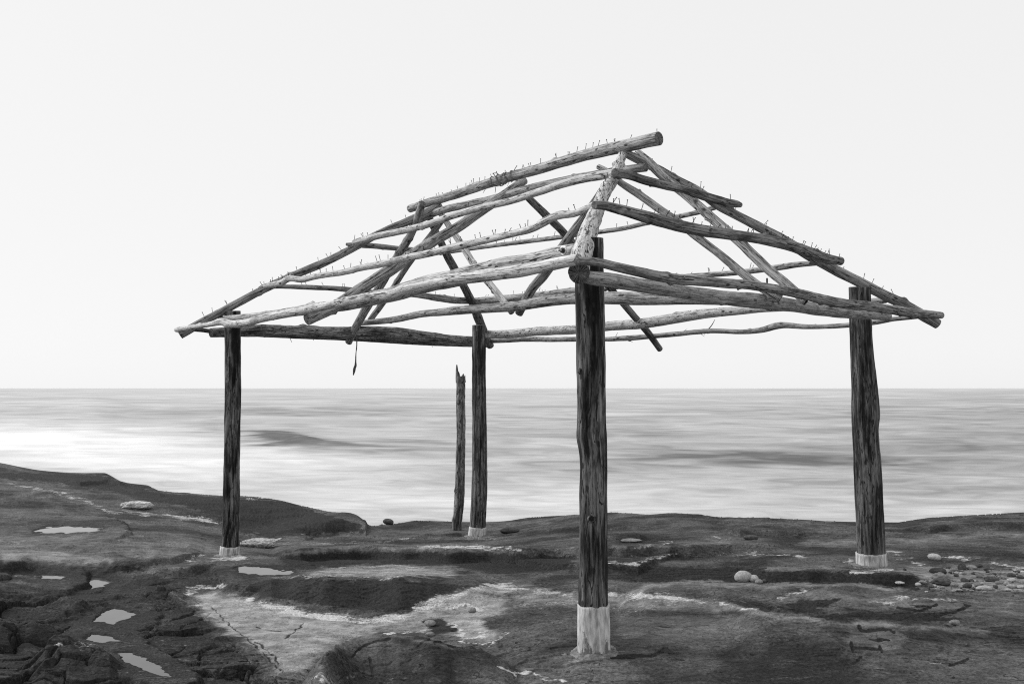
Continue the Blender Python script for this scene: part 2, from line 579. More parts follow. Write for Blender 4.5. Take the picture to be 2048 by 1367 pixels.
# ledges: (kind, [(px, py, strength)...], height, near width m, far width m, hollow m)
LEDGES = [
    ('lip', [(585, 1390, 0), (606, 1362, .5), (630, 1325, .9), (650, 1303, 1), (690, 1282, 1), (740, 1265, 1), (775, 1261, 1), (800, 1265, 1), (850, 1275, .9), (890, 1285, .8), (950, 1298, .6), (1010, 1325, .3), (1040, 1345, 0)], .11, .55, .10, .05),
    ('lip', [(1235, 1190, 0), (1256, 1183, .5), (1292, 1166, 1), (1351, 1162, 1), (1441, 1162, 1), (1536, 1168, .8), (1595, 1164, 1), (1655, 1162, 1), (1715, 1165, 1), (1774, 1171, .9), (1834, 1182, .7), (1908, 1188, .3), (1982, 1189, 0)], .06, .6, .06, .08),
    ('lip', [(1420, 1198, 0), (1506, 1213, .8), (1536, 1222, 1), (1595, 1229, 1), (1655, 1239, 1), (1715, 1241, 1), (1804, 1244, .9), (1893, 1249, .7), (1953, 1255, .3), (2030, 1262, 0)], .055, .6, .05, .07),
    ('step', [(-80, 1126, 1), (0, 1127, 1), (51, 1122, 1), (92, 1130, 1), (137, 1136, 1), (218, 1122, 1), (256, 1124, .9), (290, 1125, .8), (341, 1120, .8), (382, 1110, .5), (410, 1106, 0)], .075, .09, 1.3, 0),
    ('step', [(290, 1142, 0), (307, 1139, .7), (358, 1136, 1), (403, 1126, 1), (478, 1123, .8), (540, 1127, 0)], .06, .1, .8, 0),
    ('step', [(545, 1110, 0), (571, 1107, .7), (601, 1103, 1), (661, 1098, 1), (720, 1094, 1), (810, 1098, 1), (899, 1100, 1), (1024, 1105, .9), (1120, 1098, .8), (1217, 1094, .9), (1292, 1094, 1), (1381, 1088, 1), (1470, 1085, .8), (1536, 1089, .5), (1600, 1095, 0)], .10, .13, 1.6, 0.01),
    ('step', [(480, 1160, 0), (542, 1154, .8), (601, 1150, 1), (690, 1149, 1), (780, 1150, 1), (839, 1155, 1), (929, 1162, .7), (958, 1166, .4), (1000, 1172, 0)], .12, .6, .9, .0),
    ('step', [(980, 1112, 0), (1024, 1115, .8), (1090, 1122, 1), (1155, 1130, 1), (1217, 1126, 1), (1277, 1127, 1), (1300, 1120, .7), (1351, 1108, .2), (1420, 1100, 0)], .06, .10, .8, .01),
    ('step', [(1440, 1066, 0), (1480, 1063, 1), (1536, 1061, 1), (1595, 1063, 1), (1640, 1066, 0)], .06, .12, 1., .01),
    ('step', [(1490, 1143, 0), (1536, 1139, .8), (1625, 1136, 1), (1694, 1137, 1), (1744, 1144, 1), (1804, 1146, 1), (1863, 1151, .6), (1905, 1158, 0)], .07, .13, .8, 0),
    ('step', [(450, 1066, 0), (500, 1064, .5), (540, 1062, .8), (600, 1054, .9), (650, 1044, 1), (690, 1037, 1), (712, 1041, 1), (727, 1047, 1), (732, 1052, .9), (735, 1058, 0)], .10, .4, 1.0, .02),
    ('lip', [(800, 1072, 0), (850, 1070, 1), (915, 1066, 1), (940, 1068, 0)], .03, .1, .1, 0),
    ('lip', [(1190, 1085, 0), (1230, 1081, 1), (1280, 1079, 1), (1310, 1084, 0)], .04, .12, .1, .02),
    ('step', [(-80, 1042, .8), (0, 1048, .8), (100, 1048, .6), (200, 1050, .4), (280, 1055, 0)], .04, .5, .6, 0),
    ('lip', [(40, 985, 0), (80, 978, 1), (104, 984, 1), (140, 998, 0)], .04, .4, .1, .02),
    ('step', [(100, 957, 0), (160, 962, 1), (215, 958, 1), (240, 964, 1), (255, 972, 0)], .06, .3, .4, 0),
    ('step', [(220, 975, 0), (270, 980, .8), (320, 984, .8), (360, 990, 0)], .06, .35, .5, 0),
    ('step', [(1800, 1058, 0), (1860, 1052, 1), (1920, 1046, 1), (2000, 1044, 1), (2120, 1040, 1)], .05, .16, .8, .01),
    ('step', [(1020, 1062, 0), (1060, 1058, 1), (1130, 1056, 1), (1260, 1053, 1), (1370, 1055, .8), (1430, 1060, 0)], .035, .2, .7, 0),
    ('step', [(-80, 1182, .8), (0, 1176, 1), (60, 1180, 1), (120, 1196, 1), (160, 1215, .8), (185, 1228, 0)], .05, .14, .6, .0),
    ('lip', [(-80, 1255, .8), (0, 1250, 1), (40, 1237, 1), (90, 1243, .9), (140, 1266, .6), (170, 1290, 0)], .06, .35, .06, .05),
    ('lip', [(60, 1330, 0), (90, 1303, .9), (120, 1287, 1), (160, 1293, 1), (220, 1318, .8), (255, 1340, 0)], .06, .4, .06, .05),
    ('step', [(170, 1200, 0), (230, 1186, 1), (300, 1178, 1), (345, 1188, .8), (372, 1205, 0)], .06, .12, .5, .0),
]
LEDGE_GAIN = {'lip': 1.75, 'step': 1.1}
for kind, pts, A, w1, w2, hol in LEDGES:
    pu, ps = US([p[0] for p in pts], [p[1] for p in pts])
    st = np.array([p[2] for p in pts])
    m = (U_cols > pu[0]) & (U_cols < pu[-1])
    c = np.where(m)[0]
    uu = U_cols[c]
    ss = np.interp(uu, pu, ps)
    aa = LEDGE_GAIN[kind] * A * np.interp(uu, pu, st) * (1 + .3 * noise2(uu * 22, uu * 0 + A * 90))
    dl = -CAMZ / ss
    for _ in range(12):
        dl = .5 * dl + .5 * (zbase(uu * dl, dl) + aa - CAMZ) / ss
    dl = dl + .05 * noise2(uu * 60, dl * 0 + 3.3) * min(1, w1 * 3)
    q = DE[:, c] - dl[None, :]
    q = q + (.05 * noise2(X[:, c] * 2.2, D[:, c] * 3 + A * 50) + .02 * noise2(X[:, c] * 7, D[:, c] * 9)) * min(1, w1 * 2.5)
    if kind == 'lip':
        near = np.exp(-(np.minimum(q, 0) / w1) ** 2)
        far = 1 - sstep(0, w2, q)
        pr = np.where(q < 0, near, far) * aa - 1.0 * hol * (aa / A) * sstep(0, w2, q) * np.exp(-np.maximum(q - w2, 0) / .35)
    else:
        near = sstep(-w1, 0, q) ** .8
        far = np.exp(-np.maximum(q, 0) / w2)
        pr = np.where(q < 0, near, far) * aa - 1.0 * hol * (aa / A) * np.exp(-((q + w1) / .12) ** 2)
    Z[:, c] += pr


def fieldpx(Zc):
    return project(X, np.maximum(D, .4), Zc)


PX, PY = fieldpx(Z)


def poly_sd(poly, px, py, ysc=1.8):
    """signed distance (photo pixels, y stretched for the low view) to a polygon, inside negative"""
    P = np.array(poly, float)
    d = np.full(px.shape, 1e9)
    ins = np.zeros(px.shape, bool)
    y = py * ysc
    Q = P.copy(); Q[:, 1] *= ysc
    for i in range(len(Q)):
        a, b = Q[i], Q[(i + 1) % len(Q)]
        e = b - a
        tt = np.clip(((px - a[0]) * e[0] + (y - a[1]) * e[1]) / max(1e-9, e @ e), 0, 1)
        d = np.minimum(d, np.hypot(px - a[0] - tt * e[0], y - a[1] - tt * e[1]))
        cnd = (a[1] > y) != (b[1] > y)
        with np.errstate(divide='ignore', invalid='ignore'):
            xi = a[0] + (y - a[1]) / (e[1] if abs(e[1]) > 1e-9 else 1e-9) * e[0]
        ins ^= cnd & (px < xi)
    return np.where(ins, -d, d)


def line_d(line, px, py, ysc=1.8):
    d = np.full(px.shape, 1e9)
    Q = np.array(line, float)[:, :2] * np.array([1, ysc])
    y = py * ysc
    for a, b in zip(Q[:-1], Q[1:]):
        e = b - a
        tt = np.clip(((px - a[0]) * e[0] + (y - a[1]) * e[1]) / max(1e-9, e @ e), 0, 1)
        d = np.minimum(d, np.hypot(px - a[0] - tt * e[0], y - a[1] - tt * e[1]))
    return d


def boxed(pts, pad):
    p = np.array(pts, float)[:, :2]
    m = (PX > p[:, 0].min() - pad) & (PX < p[:, 0].max() + pad) & (PY > p[:, 1].min() - pad) & (PY < p[:, 1].max() + pad) & (D < e_d[None, :] + .01) & (D > 3)
    return m


# broken, blocky rock at the lower left
ROUGH = [(-300, 1145), (60, 1148), (160, 1142), (300, 1140), (350, 1175), (380, 1205), (430, 1262), (500, 1310), (580, 1362), (640, 1420), (600, 1700), (-300, 1700)]
rough = np.zeros_like(Z)
mR = (PX < 760) & (PY > 1080)
rough[mR] = 1 - sstep(-30, 18, poly_sd(ROUGH, PX[mR] + 22 * noise2(X[mR] * 5, D[mR] * 5), PY[mR]))
wx, wy = X + .10 * fbm2(X * 2.3, D * 2.3, 3, 5), D + .10 * fbm2(X * 2.3 + 9, D * 2.3, 3, 8)
ca, sa = math.cos(.5), math.sin(.5)
d1, d2, cid, tl1 = cells2((wx * ca + wy * sa) * 1.5, (-wx * sa + wy * ca) * 2.6)
crack1 = 1 - sstep(.0, .07, d2 - d1)
e1, e2, cid2, tl2 = cells2((wx * ca + wy * sa) * 4.5 + 40, (-wx * sa + wy * ca) * 7.5, 31)
crack2 = 1 - sstep(.0, .12, e2 - e1)
inb = (D < e_d[None, :]).astype(float)
Z += rough * inb * ((cid - .5) * .06 + tl1 * .12 - .05 * crack1 - .020 * crack2 * (cid > .35) + ((cid2 - .5) * .022 + tl2 * .05) * (cid > .35))
# rolling strata, knobbly medium relief and grit everywhere
amp = np.clip(D / 7, .7, 1.5)
Z += inb * (.012 * fbm2(X * .8 + D * .25, D * 2.2, 3, 11) * amp)
und = fbm2(X * 1.6 + D * .4, D * 4.5, 3, 21)
Z += inb * .006 * und
tc = fbm2(X * .9 + 3, D * 3.1 + .3 * X, 3, 61) * 3.2                     # thin strata breaking out as small steps
Z += inb * .011 * sstep(-.1, .3, fbm2(X * .5, D * .8, 2, 93)) * (sstep(.34, .40, tc - np.floor(tc)) - (tc - np.floor(tc)))
Z += inb * (.0022 * fbm2(X * 9, D * 13, 4, 41, .6)) * (1 + 1.2 * rough)
pit = fbm2(X * 6 + 50, D * 9, 3, 71)
Z -= inb * .008 * sstep(.65, .95, pit)
# single cracks and carved marks: (line, half width px, depth m)
GROOVES = [
    ([(425, 1215), (450, 1240), (468, 1255), (500, 1282), (520, 1300), (548, 1325), (566, 1342)], 1.7, .02),
    ([(512, 1255), (545, 1260), (575, 1263)], 1.8, .008), ([(606, 1248), (590, 1262), (570, 1278)], 1.8, .008),
    ([(512, 1285), (530, 1298), (550, 1312), (556, 1325)], 2.2, .012), ([(380, 1240), (410, 1262), (450, 1290), (500, 1330), (520, 1362)], 2.0, .02),
    ([(704, 1312), (715, 1300), (730, 1290), (752, 1280), (780, 1276)], 2.6, .015), ([(740, 1315), (742, 1330), (746, 1350)], 3, .012),
    ([(640, 1325), (652, 1312), (660, 1305)], 2.2, .01), ([(850, 1345), (866, 1332), (880, 1326)], 2, .01),
    ([(1310, 1252), (1360, 1253), (1420, 1248)], 1.5, .008),
    # carved letters
    ([(1718, 1251), (1722, 1257), (1735, 1259), (1752, 1257), (1768, 1255), (1780, 1258), (1788, 1264)], 3.8, .02),
    ([(1740, 1278), (1755, 1280), (1778, 1282)], 3.0, .014), ([(1754, 1272), (1756, 1284)], 2.2, .01),
    ([(1704, 1294), (1730, 1295), (1762, 1297)], 3.2, .016), ([(1702, 1286), (1706, 1300)], 3.4, .012), ([(1760, 1293), (1764, 1301)], 3.2, .01),
    ([(1795, 1214), (1820, 1218), (1840, 1220), (1860, 1213), (1873, 1208)], 2.6, .009), ([(1820, 1209), (1858, 1212), (1874, 1208)], 1.6, .008),
    ([(1858, 1225), (1885, 1226), (1910, 1223), (1925, 1217), (1940, 1211), (1930, 1208)], 2.8, .010), ([(1895, 1206), (1925, 1204)], 1.6, .008),
    ([(1900, 1330), (1920, 1325), (1936, 1317)], 3, .01), ([(1690, 1327), (1712, 1322), (1722, 1313)], 3, .009),
    ([(1224, 1313), (1300, 1310), (1330, 1296), (1345, 1302)], 4, .02),
]
groove = np.zeros_like(Z)
for ln, hw, dep in GROOVES:
    m = boxed(ln, 14)
    k = 1 - sstep(hw * .4, hw * 1.35, line_d(ln, PX[m] + (.8 if hw > 2.55 else 5) * noise2(X[m] * 12, D[m] * 12) + noise2(X[m] * 40, D[m] * 40), PY[m] + (.3 if hw > 2.55 else 2.5) * noise2(X[m] * 11 + 9, D[m] * 11), 1.05) + (0 if hw > 2.55 else 1.6) * (noise2(X[m] * 8 + 3, D[m] * 8) + .3))
    groove[m] = np.maximum(groove[m], k * (.55 if hw < 2.5 else 1))
    Z[m] -= k * dep * .35
PX, PY = fieldpx(Z)

# pools of sea water
POOLS = [
    ('puddle', [(68, 1064), (82, 1057), (110, 1053), (150, 1053), (190, 1055), (207, 1058), (185, 1062), (130, 1065)], None),
    ('puddle', [(150, 1162), (165, 1158), (185, 1155), (212, 1157), (227, 1166), (200, 1173), (165, 1181), (158, 1171)], None),
    ('puddle', [(186, 1240), (205, 1228), (228, 1217), (250, 1218), (272, 1230), (250, 1240), (225, 1247), (198, 1255)], None),
    ('puddle', [(165, 1278), (185, 1267), (215, 1271), (244, 1281), (235, 1286), (200, 1283)], None),
    ('puddle', [(235, 1306), (265, 1304), (290, 1318), (320, 1335), (345, 1352), (310, 1345), (270, 1330), (246, 1318)], None),
    ('puddle', [(474, 1133), (500, 1132), (540, 1137), (590, 1144), (560, 1149), (520, 1149), (476, 1144)], None),
    ('puddle', [(76, 1150), (100, 1149), (128, 1153), (116, 1158), (90, 1156)], None),
    ('puddle', [(520, 1080), (545, 1076), (566, 1074), (560, 1080), (535, 1083)], None),
]
pool_info = []
pool_m = np.zeros_like(Z)
for nm, poly, _ in POOLS:
    c0 = np.array(poly, float).mean(0)
    u0, s0 = US(c0[0], c0[1])
    jc = int(np.argmin(np.abs(U_cols - u0)))
    vis = np.where(((Z[:, jc] - CAMZ) / D[:, jc] >= s0) & (D[:, jc] > 3.5))[0][0]
    lev = Z[vis, jc]
    LX, LY = project(X, np.maximum(D, .4), np.full_like(Z, lev))
    pa = np.array(poly, float)
    m = (LX > pa[:, 0].min() - 70) & (LX < pa[:, 0].max() + 70) & (LY > pa[:, 1].min() - 50) & (LY < pa[:, 1].max() + 50) & (D < e_d[None, :]) & (D > 3)
    pxw = LX[m] + 11 * noise2(X[m] * 7, D[m] * 7, 2) + 5 * noise2(X[m] * 22, D[m] * 22, 6) + 2 * noise2(X[m] * 60, D[m] * 60, 6)
    pyw = LY[m] + 3.0 * noise2(X[m] * 8 + 3, D[m] * 8, 5) + 1.2 * noise2(X[m] * 14 + 30, D[m] * 14, 3)
    s = poly_sd(poly, pxw, pyw, 2.0)
    inside = s < 0
    mm = Z[m]
    wob = .003 * noise2(X[m] * 18, D[m] * 18, 9)
    tgt = lev + np.where(s < 0, -.02 * sstep(0, 8, -s) - .004, .010 * sstep(0, 6, s)) + wob
    w = sstep(0, 45, s)
    Z[m] = np.where(s < 0, tgt, np.maximum(tgt * (1 - w) + mm * w, lev + .008 * sstep(0, 6, s) - .35 * sstep(44, 90, s) + wob))
    pool_m[m] = np.maximum(pool_m[m], 1 - sstep(0, 26, s))
    pool_info.append((poly, lev))

# sea cliff beyond the edge
q = D - e_d[None, :]
Z = Z - np.where(q > 0, 2.6 * sstep(-.15, 1.3, q) * (1 - .25 * noise2(X * 1.3, D * 1.3)) - 2.6 * sstep(-.15, 1.3, 0), 0)
PX, PY = fieldpx(Z)

# stains: salt crust, pale sand, paler lip edges, dark algae with shade painted into hollows
salt, sand, alga_shade = np.zeros_like(Z), np.zeros_like(Z), np.zeros_like(Z)
warpx = 16 * fbm2(X * 4, D * 7, 3, 15) + 5 * fbm2(X * 18, D * 30, 2, 25)
warpy = 5 * fbm2(X * 4 + 20, D * 7, 3, 35) + 2.0 * fbm2(X * 18, D * 30 + 8, 2, 45)


def stain(arr, shape, amt, soft=14, hw=None, wp=1.0):
    m = boxed(shape, 70)
    x, y = PX[m] + wp * warpx[m], PY[m] + wp * warpy[m]
    if hw is None:
        s = poly_sd(shape, x, y)
        k = 1 - sstep(-soft, soft * .6, s)
    else:
        k = np.exp(-(line_d(shape, x, y) / (hw * 1.5)) ** 2)
    arr[m] = np.maximum(arr[m], amt * k)


stain(sand, [(385, 1190), (440, 1178), (520, 1205), (640, 1236), (740, 1245), (830, 1218), (900, 1188), (985, 1168), (1024, 1172), (1015, 1215), (965, 1240), (1000, 1265), (985, 1282), (930, 1280), (880, 1258),
              (850, 1262), (760, 1262), (690, 1282), (640, 1306), (608, 1345), (565, 1345), (520, 1300), (450, 1262), (410, 1225)], .9)
stain(sand, [(1024, 1168), (1160, 1182), (1260, 1186), (1400, 1196), (1500, 1215), (1420, 1222), (1216, 1212), (1024, 1205)], .55, 20)
stain(sand, [(610, 1147), (660, 1136), (800, 1131), (890, 1137), (925, 1149), (900, 1153), (640, 1151)], .85)
stain(sand, [(0, 1104), (60, 1098), (140, 1103), (210, 1112), (260, 1118), (205, 1127), (140, 1131), (95, 1127), (55, 1119), (0, 1124)], .62)
stain(sand, [(-100, 1060), (200, 1066), (420, 1080), (440, 1105), (300, 1118), (-100, 1100)], .28, 30)
stain(sand, [(1785, 1140), (1830, 1130), (1900, 1134), (2060, 1140), (2060, 1182), (1960, 1183), (1880, 1178), (1830, 1152)], .85)
stain(sand, [(570, 1106), (610, 1099), (665, 1096), (690, 1100), (620, 1109)], .6)
stain(sand, [(1590, 1090), (1620, 1078), (1680, 1079), (1790, 1080), (1900, 1068), (2048, 1066), (2048, 1072), (1850, 1080), (1680, 1093)], .5)
stain(sand, [(-20, 1148), (60, 1146), (130, 1158), (150, 1178), (80, 1190), (0, 1186)], .5)
stain(sand, [(1550, 1205), (1600, 1180), (1680, 1172), (1800, 1185), (1900, 1200), (2048, 1195), (2048, 1230), (1900, 1232), (1760, 1215)], .33, 30)
for ln, hw, a in [
    ([(500, 1200), (560, 1214), (620, 1226), (690, 1237), (740, 1240), (790, 1234), (830, 1220), (858, 1208), (880, 1196)], 11, 1.0),
    ([(820, 1212), (870, 1200), (930, 1185), (980, 1170), (1020, 1168)], 7, .95), ([(640, 1234), (700, 1242), (760, 1242), (800, 1236)], 8, 1.0),
    ([(375, 1183), (400, 1175), (440, 1172)], 8, .8), ([(385, 1200), (420, 1215), (470, 1205), (560, 1215)], 14, .6), ([(395, 1230), (440, 1235)], 10, .5),
    ([(900, 1250), (912, 1266), (930, 1276), (960, 1272), (978, 1262)], 6, .95), ([(905, 1215), (940, 1210), (975, 1228), (1000, 1222)], 7, .75), ([(990, 1168), (1024, 1180)], 8, .8),
    ([(780, 1266), (830, 1262), (850, 1260)], 3, .9), ([(915, 1284), (960, 1286), (985, 1283)], 2.5, .9), ([(988, 1290), (1000, 1270), (1008, 1262)], 3, .8), ([(1005, 1335), (1020, 1345), (1024, 1350)], 3, .9),
    ([(1024, 1174), (1080, 1182), (1140, 1186)], 7, .7), ([(1216, 1186), (1290, 1190), (1340, 1196), (1410, 1200)], 8, .95), ([(1400, 1200), (1460, 1210), (1505, 1220)], 4, .7), ([(1030, 1215), (1060, 1206), (1090, 1200)], 5, .5),
    ([(1215, 1215), (1260, 1220), (1290, 1210)], 5, .45), ([(1380, 1188), (1440, 1196)], 3, .7),
    ([(840, 1095), (880, 1092), (930, 1093), (1000, 1096), (1040, 1097)], 4, .95), ([(550, 1085), (640, 1088), (760, 1082), (830, 1076)], 2.5, .5), ([(880, 1115), (930, 1117), (980, 1124), (1024, 1128)], 3, .45),
    ([(650, 1134), (700, 1133), (780, 1131), (840, 1133)], 3, .7), ([(545, 1156), (600, 1152), (700, 1152), (790, 1155)], 4, .55), ([(620, 1172), (680, 1180)], 4, .35), ([(700, 1162), (760, 1166)], 4, .4),
    ([(20, 968), (60, 973), (100, 982), (140, 992), (175, 1003), (200, 1015), (220, 1023), (300, 1027), (370, 1036), (440, 1044)], 5, .62), ([(-20, 948), (20, 955), (70, 962)], 8, .4), ([(355, 1031), (400, 1037), (440, 1045)], 4, .9),
    ([(0, 1150), (60, 1152), (90, 1150)], 5, .6), ([(120, 1288), (160, 1282), (190, 1296), (175, 1304)], 9, .8), ([(240, 1340), (270, 1345), (300, 1365)], 8, .6), ([(260, 1262), (320, 1280)], 10, .4), ([(380, 1290), (420, 1305)], 9, .4),
    ([(1218, 1124), (1270, 1125), (1310, 1115), (1345, 1106)], 3.5, .8), ([(1040, 1130), (1100, 1132)], 4, .35), ([(1090, 1100), (1150, 1097)], 4, .5), ([(1440, 1108), (1536, 1108)], 2.5, .6), ([(1420, 1072), (1460, 1077)], 4, .6),
    ([(1270, 1092), (1300, 1093)], 2.5, .8), ([(1320, 1081), (1335, 1084)], 3, .9), ([(1536, 1108), (1580, 1110), (1620, 1114)], 3, .8), ([(1560, 1195), (1590, 1185), (1620, 1173)], 5, .6), ([(1600, 1085), (1660, 1086)], 3, .4),
    ([(1690, 1120), (1715, 1126)], 4, .8), ([(1775, 1102), (1800, 1105)], 3, .9), ([(1790, 1116), (1812, 1117)], 2.5, .9), ([(1820, 1125), (1845, 1128)], 2.5, .9), ([(1900, 1112), (1930, 1118), (1950, 1118)], 3.5, .9),
    ([(1985, 1124), (2010, 1130), (2048, 1140)], 3.5, .9), ([(1780, 1192), (1850, 1197), (1910, 1200)], 5, .65), ([(1730, 1200), (1790, 1204)], 3, .6), ([(1530, 1275), (1570, 1278)], 4, .5), ([(1830, 1318), (1870, 1328), (1940, 1312)], 5, .3),
    ([(1024, 1345), (1060, 1343), (1090, 1352), (1120, 1364)], 3, .85), ([(1130, 1306), (1145, 1316), (1190, 1312), (1230, 1302)], 5, .55), ([(620, 1355), (640, 1345), (660, 1365)], 5, .6), ([(700, 1350), (760, 1345), (800, 1355)], 5, .4),
    ([(430, 1118), (458, 1119), (490, 1113)], 6, .85), ([(930, 1074), (954, 1076), (985, 1074)], 6, .5), ([(1710, 1138), (1745, 1142), (1780, 1138)], 6, .8), ([(380, 1118), (400, 1110)], 4, .7), ([(497, 996), (525, 999)], 2.5, .9),
    ([(855, 1048), (880, 1046)], 0.1, 0), ([(1090, 1047), (1100, 1049)], 2, .6),
]:
    stain(salt, ln, a, hw=hw)
for ln, hw, a in [([(1262, 1184), (1300, 1171), (1351, 1167), (1441, 1167), (1536, 1173), (1600, 1169), (1700, 1169), (1790, 1179)], 6, .55), ([(1430, 1206), (1506, 1221), (1536, 1229), (1595, 1236), (1655, 1246), (1715, 1248), (1804, 1251), (1893, 1257), (1960, 1263)], 7, .5),
                  ([(640, 1308), (690, 1288), (740, 1271), (775, 1267), (850, 1281), (900, 1294)], 5, .3), ([(571, 1106), (661, 1097), (810, 1096), (1024, 1104)], 3, .35), ([(1217, 1093), (1292, 1093), (1381, 1087), (1470, 1084)], 3, .35), ([(1536, 1138), (1625, 1135), (1694, 1136)], 3, .3)]:
    stain(sand, ln, a, hw=hw)  # lip tops and step edges drawn paler
stain(sand, [(1690, 1250), (1800, 1254), (1815, 1270), (1800, 1302), (1690, 1300)], .3, 14)
stain(sand, [(1230, 1225), (1500, 1232), (1520, 1262), (1380, 1290), (1225, 1280)], .22, 30)
stain(salt, [(372, 1186), (430, 1176), (520, 1206), (560, 1222), (530, 1240), (450, 1245), (405, 1222)], .40, 20)
stain(salt, [(840, 1215), (900, 1190), (985, 1168), (1020, 1172), (1012, 1215), (965, 1240), (985, 1275), (930, 1276), (880, 1250)], .36, 16)
stain(salt, [(1030, 1178), (1160, 1188), (1180, 1215), (1060, 1222), (1026, 1200)], .38, 18)
stain(salt, [(1220, 1186), (1330, 1192), (1420, 1205), (1320, 1216), (1225, 1215)], .40, 16)
stain(salt, [(600, 1148), (660, 1136), (800, 1131), (890, 1137), (925, 1149), (760, 1160), (620, 1158)], .36, 10)
stain(salt, [(200, 1260), (330, 1265), (420, 1300), (470, 1360), (300, 1367), (240, 1330)], .33, 30)
stain(alga_shade, [(420, 992), (560, 1000), (665, 1031), (722, 1046), (732, 1058), (735, 1062), (640, 1067), (545, 1073), (470, 1062), (440, 1040)], 1.0, 6)
stain(alga_shade, [(520, 1158), (600, 1154), (720, 1160), (800, 1158), (930, 1166), (950, 1172), (880, 1186), (840, 1205), (790, 1222), (700, 1218), (620, 1208), (520, 1190), (480, 1175)], .85)
stain(alga_shade, [(845, 1240), (880, 1235), (905, 1250), (900, 1265), (865, 1268)], .8, 8)
stain(alga_shade, [(-100, 1150), (150, 1140), (330, 1145), (360, 1180), (400, 1235), (500, 1310), (560, 1367), (560, 1400), (-100, 1400)], .5, 30)
stain(alga_shade, [(330, 1200), (380, 1215), (430, 1250), (400, 1270), (340, 1240)], .8, 14)
stain(alga_shade, [(-100, 940), (200, 948), (330, 985), (560, 1000), (728, 1050), (720, 1062), (560, 1070), (400, 1020), (250, 990), (100, 965), (-100, 950)], .8, 12)
stain(alga_shade, [(560, 1112), (700, 1102), (1000, 1106), (1150, 1112), (1150, 1140), (1000, 1150), (900, 1132), (700, 1128), (580, 1142)], .75, 12)  # shade of the camera-facing step face painted into the colour
stain(alga_shade, [(1216, 1135), (1320, 1130), (1480, 1135), (1700, 1145), (1850, 1150), (1830, 1165), (1560, 1160), (1290, 1160)], .7, 12)  # step face below the right post, its shade painted dark
stain(alga_shade, [(1560, 1205), (1620, 1195), (1680, 1195), (1640, 1225), (1590, 1224)], .8, 12)  # painted shade in the hollow behind the lower right lip
stain(alga_shade, [(1790, 1090), (2048, 1085), (2048, 1128), (1880, 1105)], .4, 20)
stain(alga_shade, [(1620, 1232), (1700, 1222), (1870, 1226), (1920, 1240), (1900, 1243), (1700, 1239)], .8, 7)  # painted shade along the back of the lower right lip
stain(alga_shade, [(1290, 1158), (1380, 1140), (1480, 1138), (1600, 1146), (1780, 1150), (1850, 1165), (1830, 1178), (1700, 1163), (1540, 1166), (1420, 1160), (1300, 1163)], 1.0, 6)  # shade of the hollow behind the upper right lip, painted full strength
stain(alga_shade, [(1440, 1198), (1520, 1205), (1560, 1216), (1530, 1222), (1470, 1206)], .9, 6)  # painted shade where the lower lip begins
stain(alga_shade, [(0, 1132), (90, 1134), (140, 1139), (260, 1128), (300, 1138), (200, 1150), (0, 1148)], .85, 8)  # shade on the left bench face painted in
stain(alga_shade, [(500, 1172), (560, 1168), (640, 1180), (600, 1192), (520, 1188)], .9, 8)
stain(alga_shade, [(655, 1046), (690, 1040), (725, 1048), (731, 1058), (670, 1062)], .9, 6)  # undercut shade of the left rock nose painted in
alga_shade = np.maximum(alga_shade, .95 * groove)  # shade inside cracks and carved marks comes from colour, not depth
alga_shade = np.maximum(alga_shade, .75 * pool_m * (.6 + .5 * rough))
sand *= np.clip(.92 + .42 * fbm2(X * 5.5 + 40, D * 8, 4, 87, .6), .25, 1.2)
salt *= np.clip(.98 + .62 * fbm2(X * 3.1, D * 5.2, 3, 83), .4, 1.3)
for ar in (sand, salt):
    ar *= (1 - .85 * alga_shade * (ar < .9))
    ar *= 1 - groove

nr, nc = Z.shape
idx = np.arange(nr * nc).reshape(nr, nc)
quads = np.stack([idx[:-1, :-1], idx[:-1, 1:], idx[1:, 1:], idx[1:, :-1]], -1).reshape(-1, 4)


def grid_mesh(name, X, Y, Z, quads, mat, attrs):
    me = bpy.data.meshes.new(name)
    V = np.stack([X, Y, Z], -1).reshape(-1, 3).astype(np.float32)
    me.vertices.add(len(V)); me.vertices.foreach_set('co', V.ravel())
    me.loops.add(quads.size); me.loops.foreach_set('vertex_index', quads.ravel().astype(np.int32))
    me.polygons.add(len(quads))
    me.polygons.foreach_set('loop_start', np.arange(0, quads.size, 4, dtype=np.int32))
    me.polygons.foreach_set('loop_total', np.full(len(quads), 4, np.int32))
    me.polygons.foreach_set('use_smooth', np.ones(len(quads), bool))
    for k, v in attrs.items():
        a = me.attributes.new(k, 'FLOAT', 'POINT')
        a.data.foreach_set('value', np.asarray(v, np.float32).ravel())
    me.materials.append(mat)
    me.update(calc_edges=True)
    me.validate()
    return me


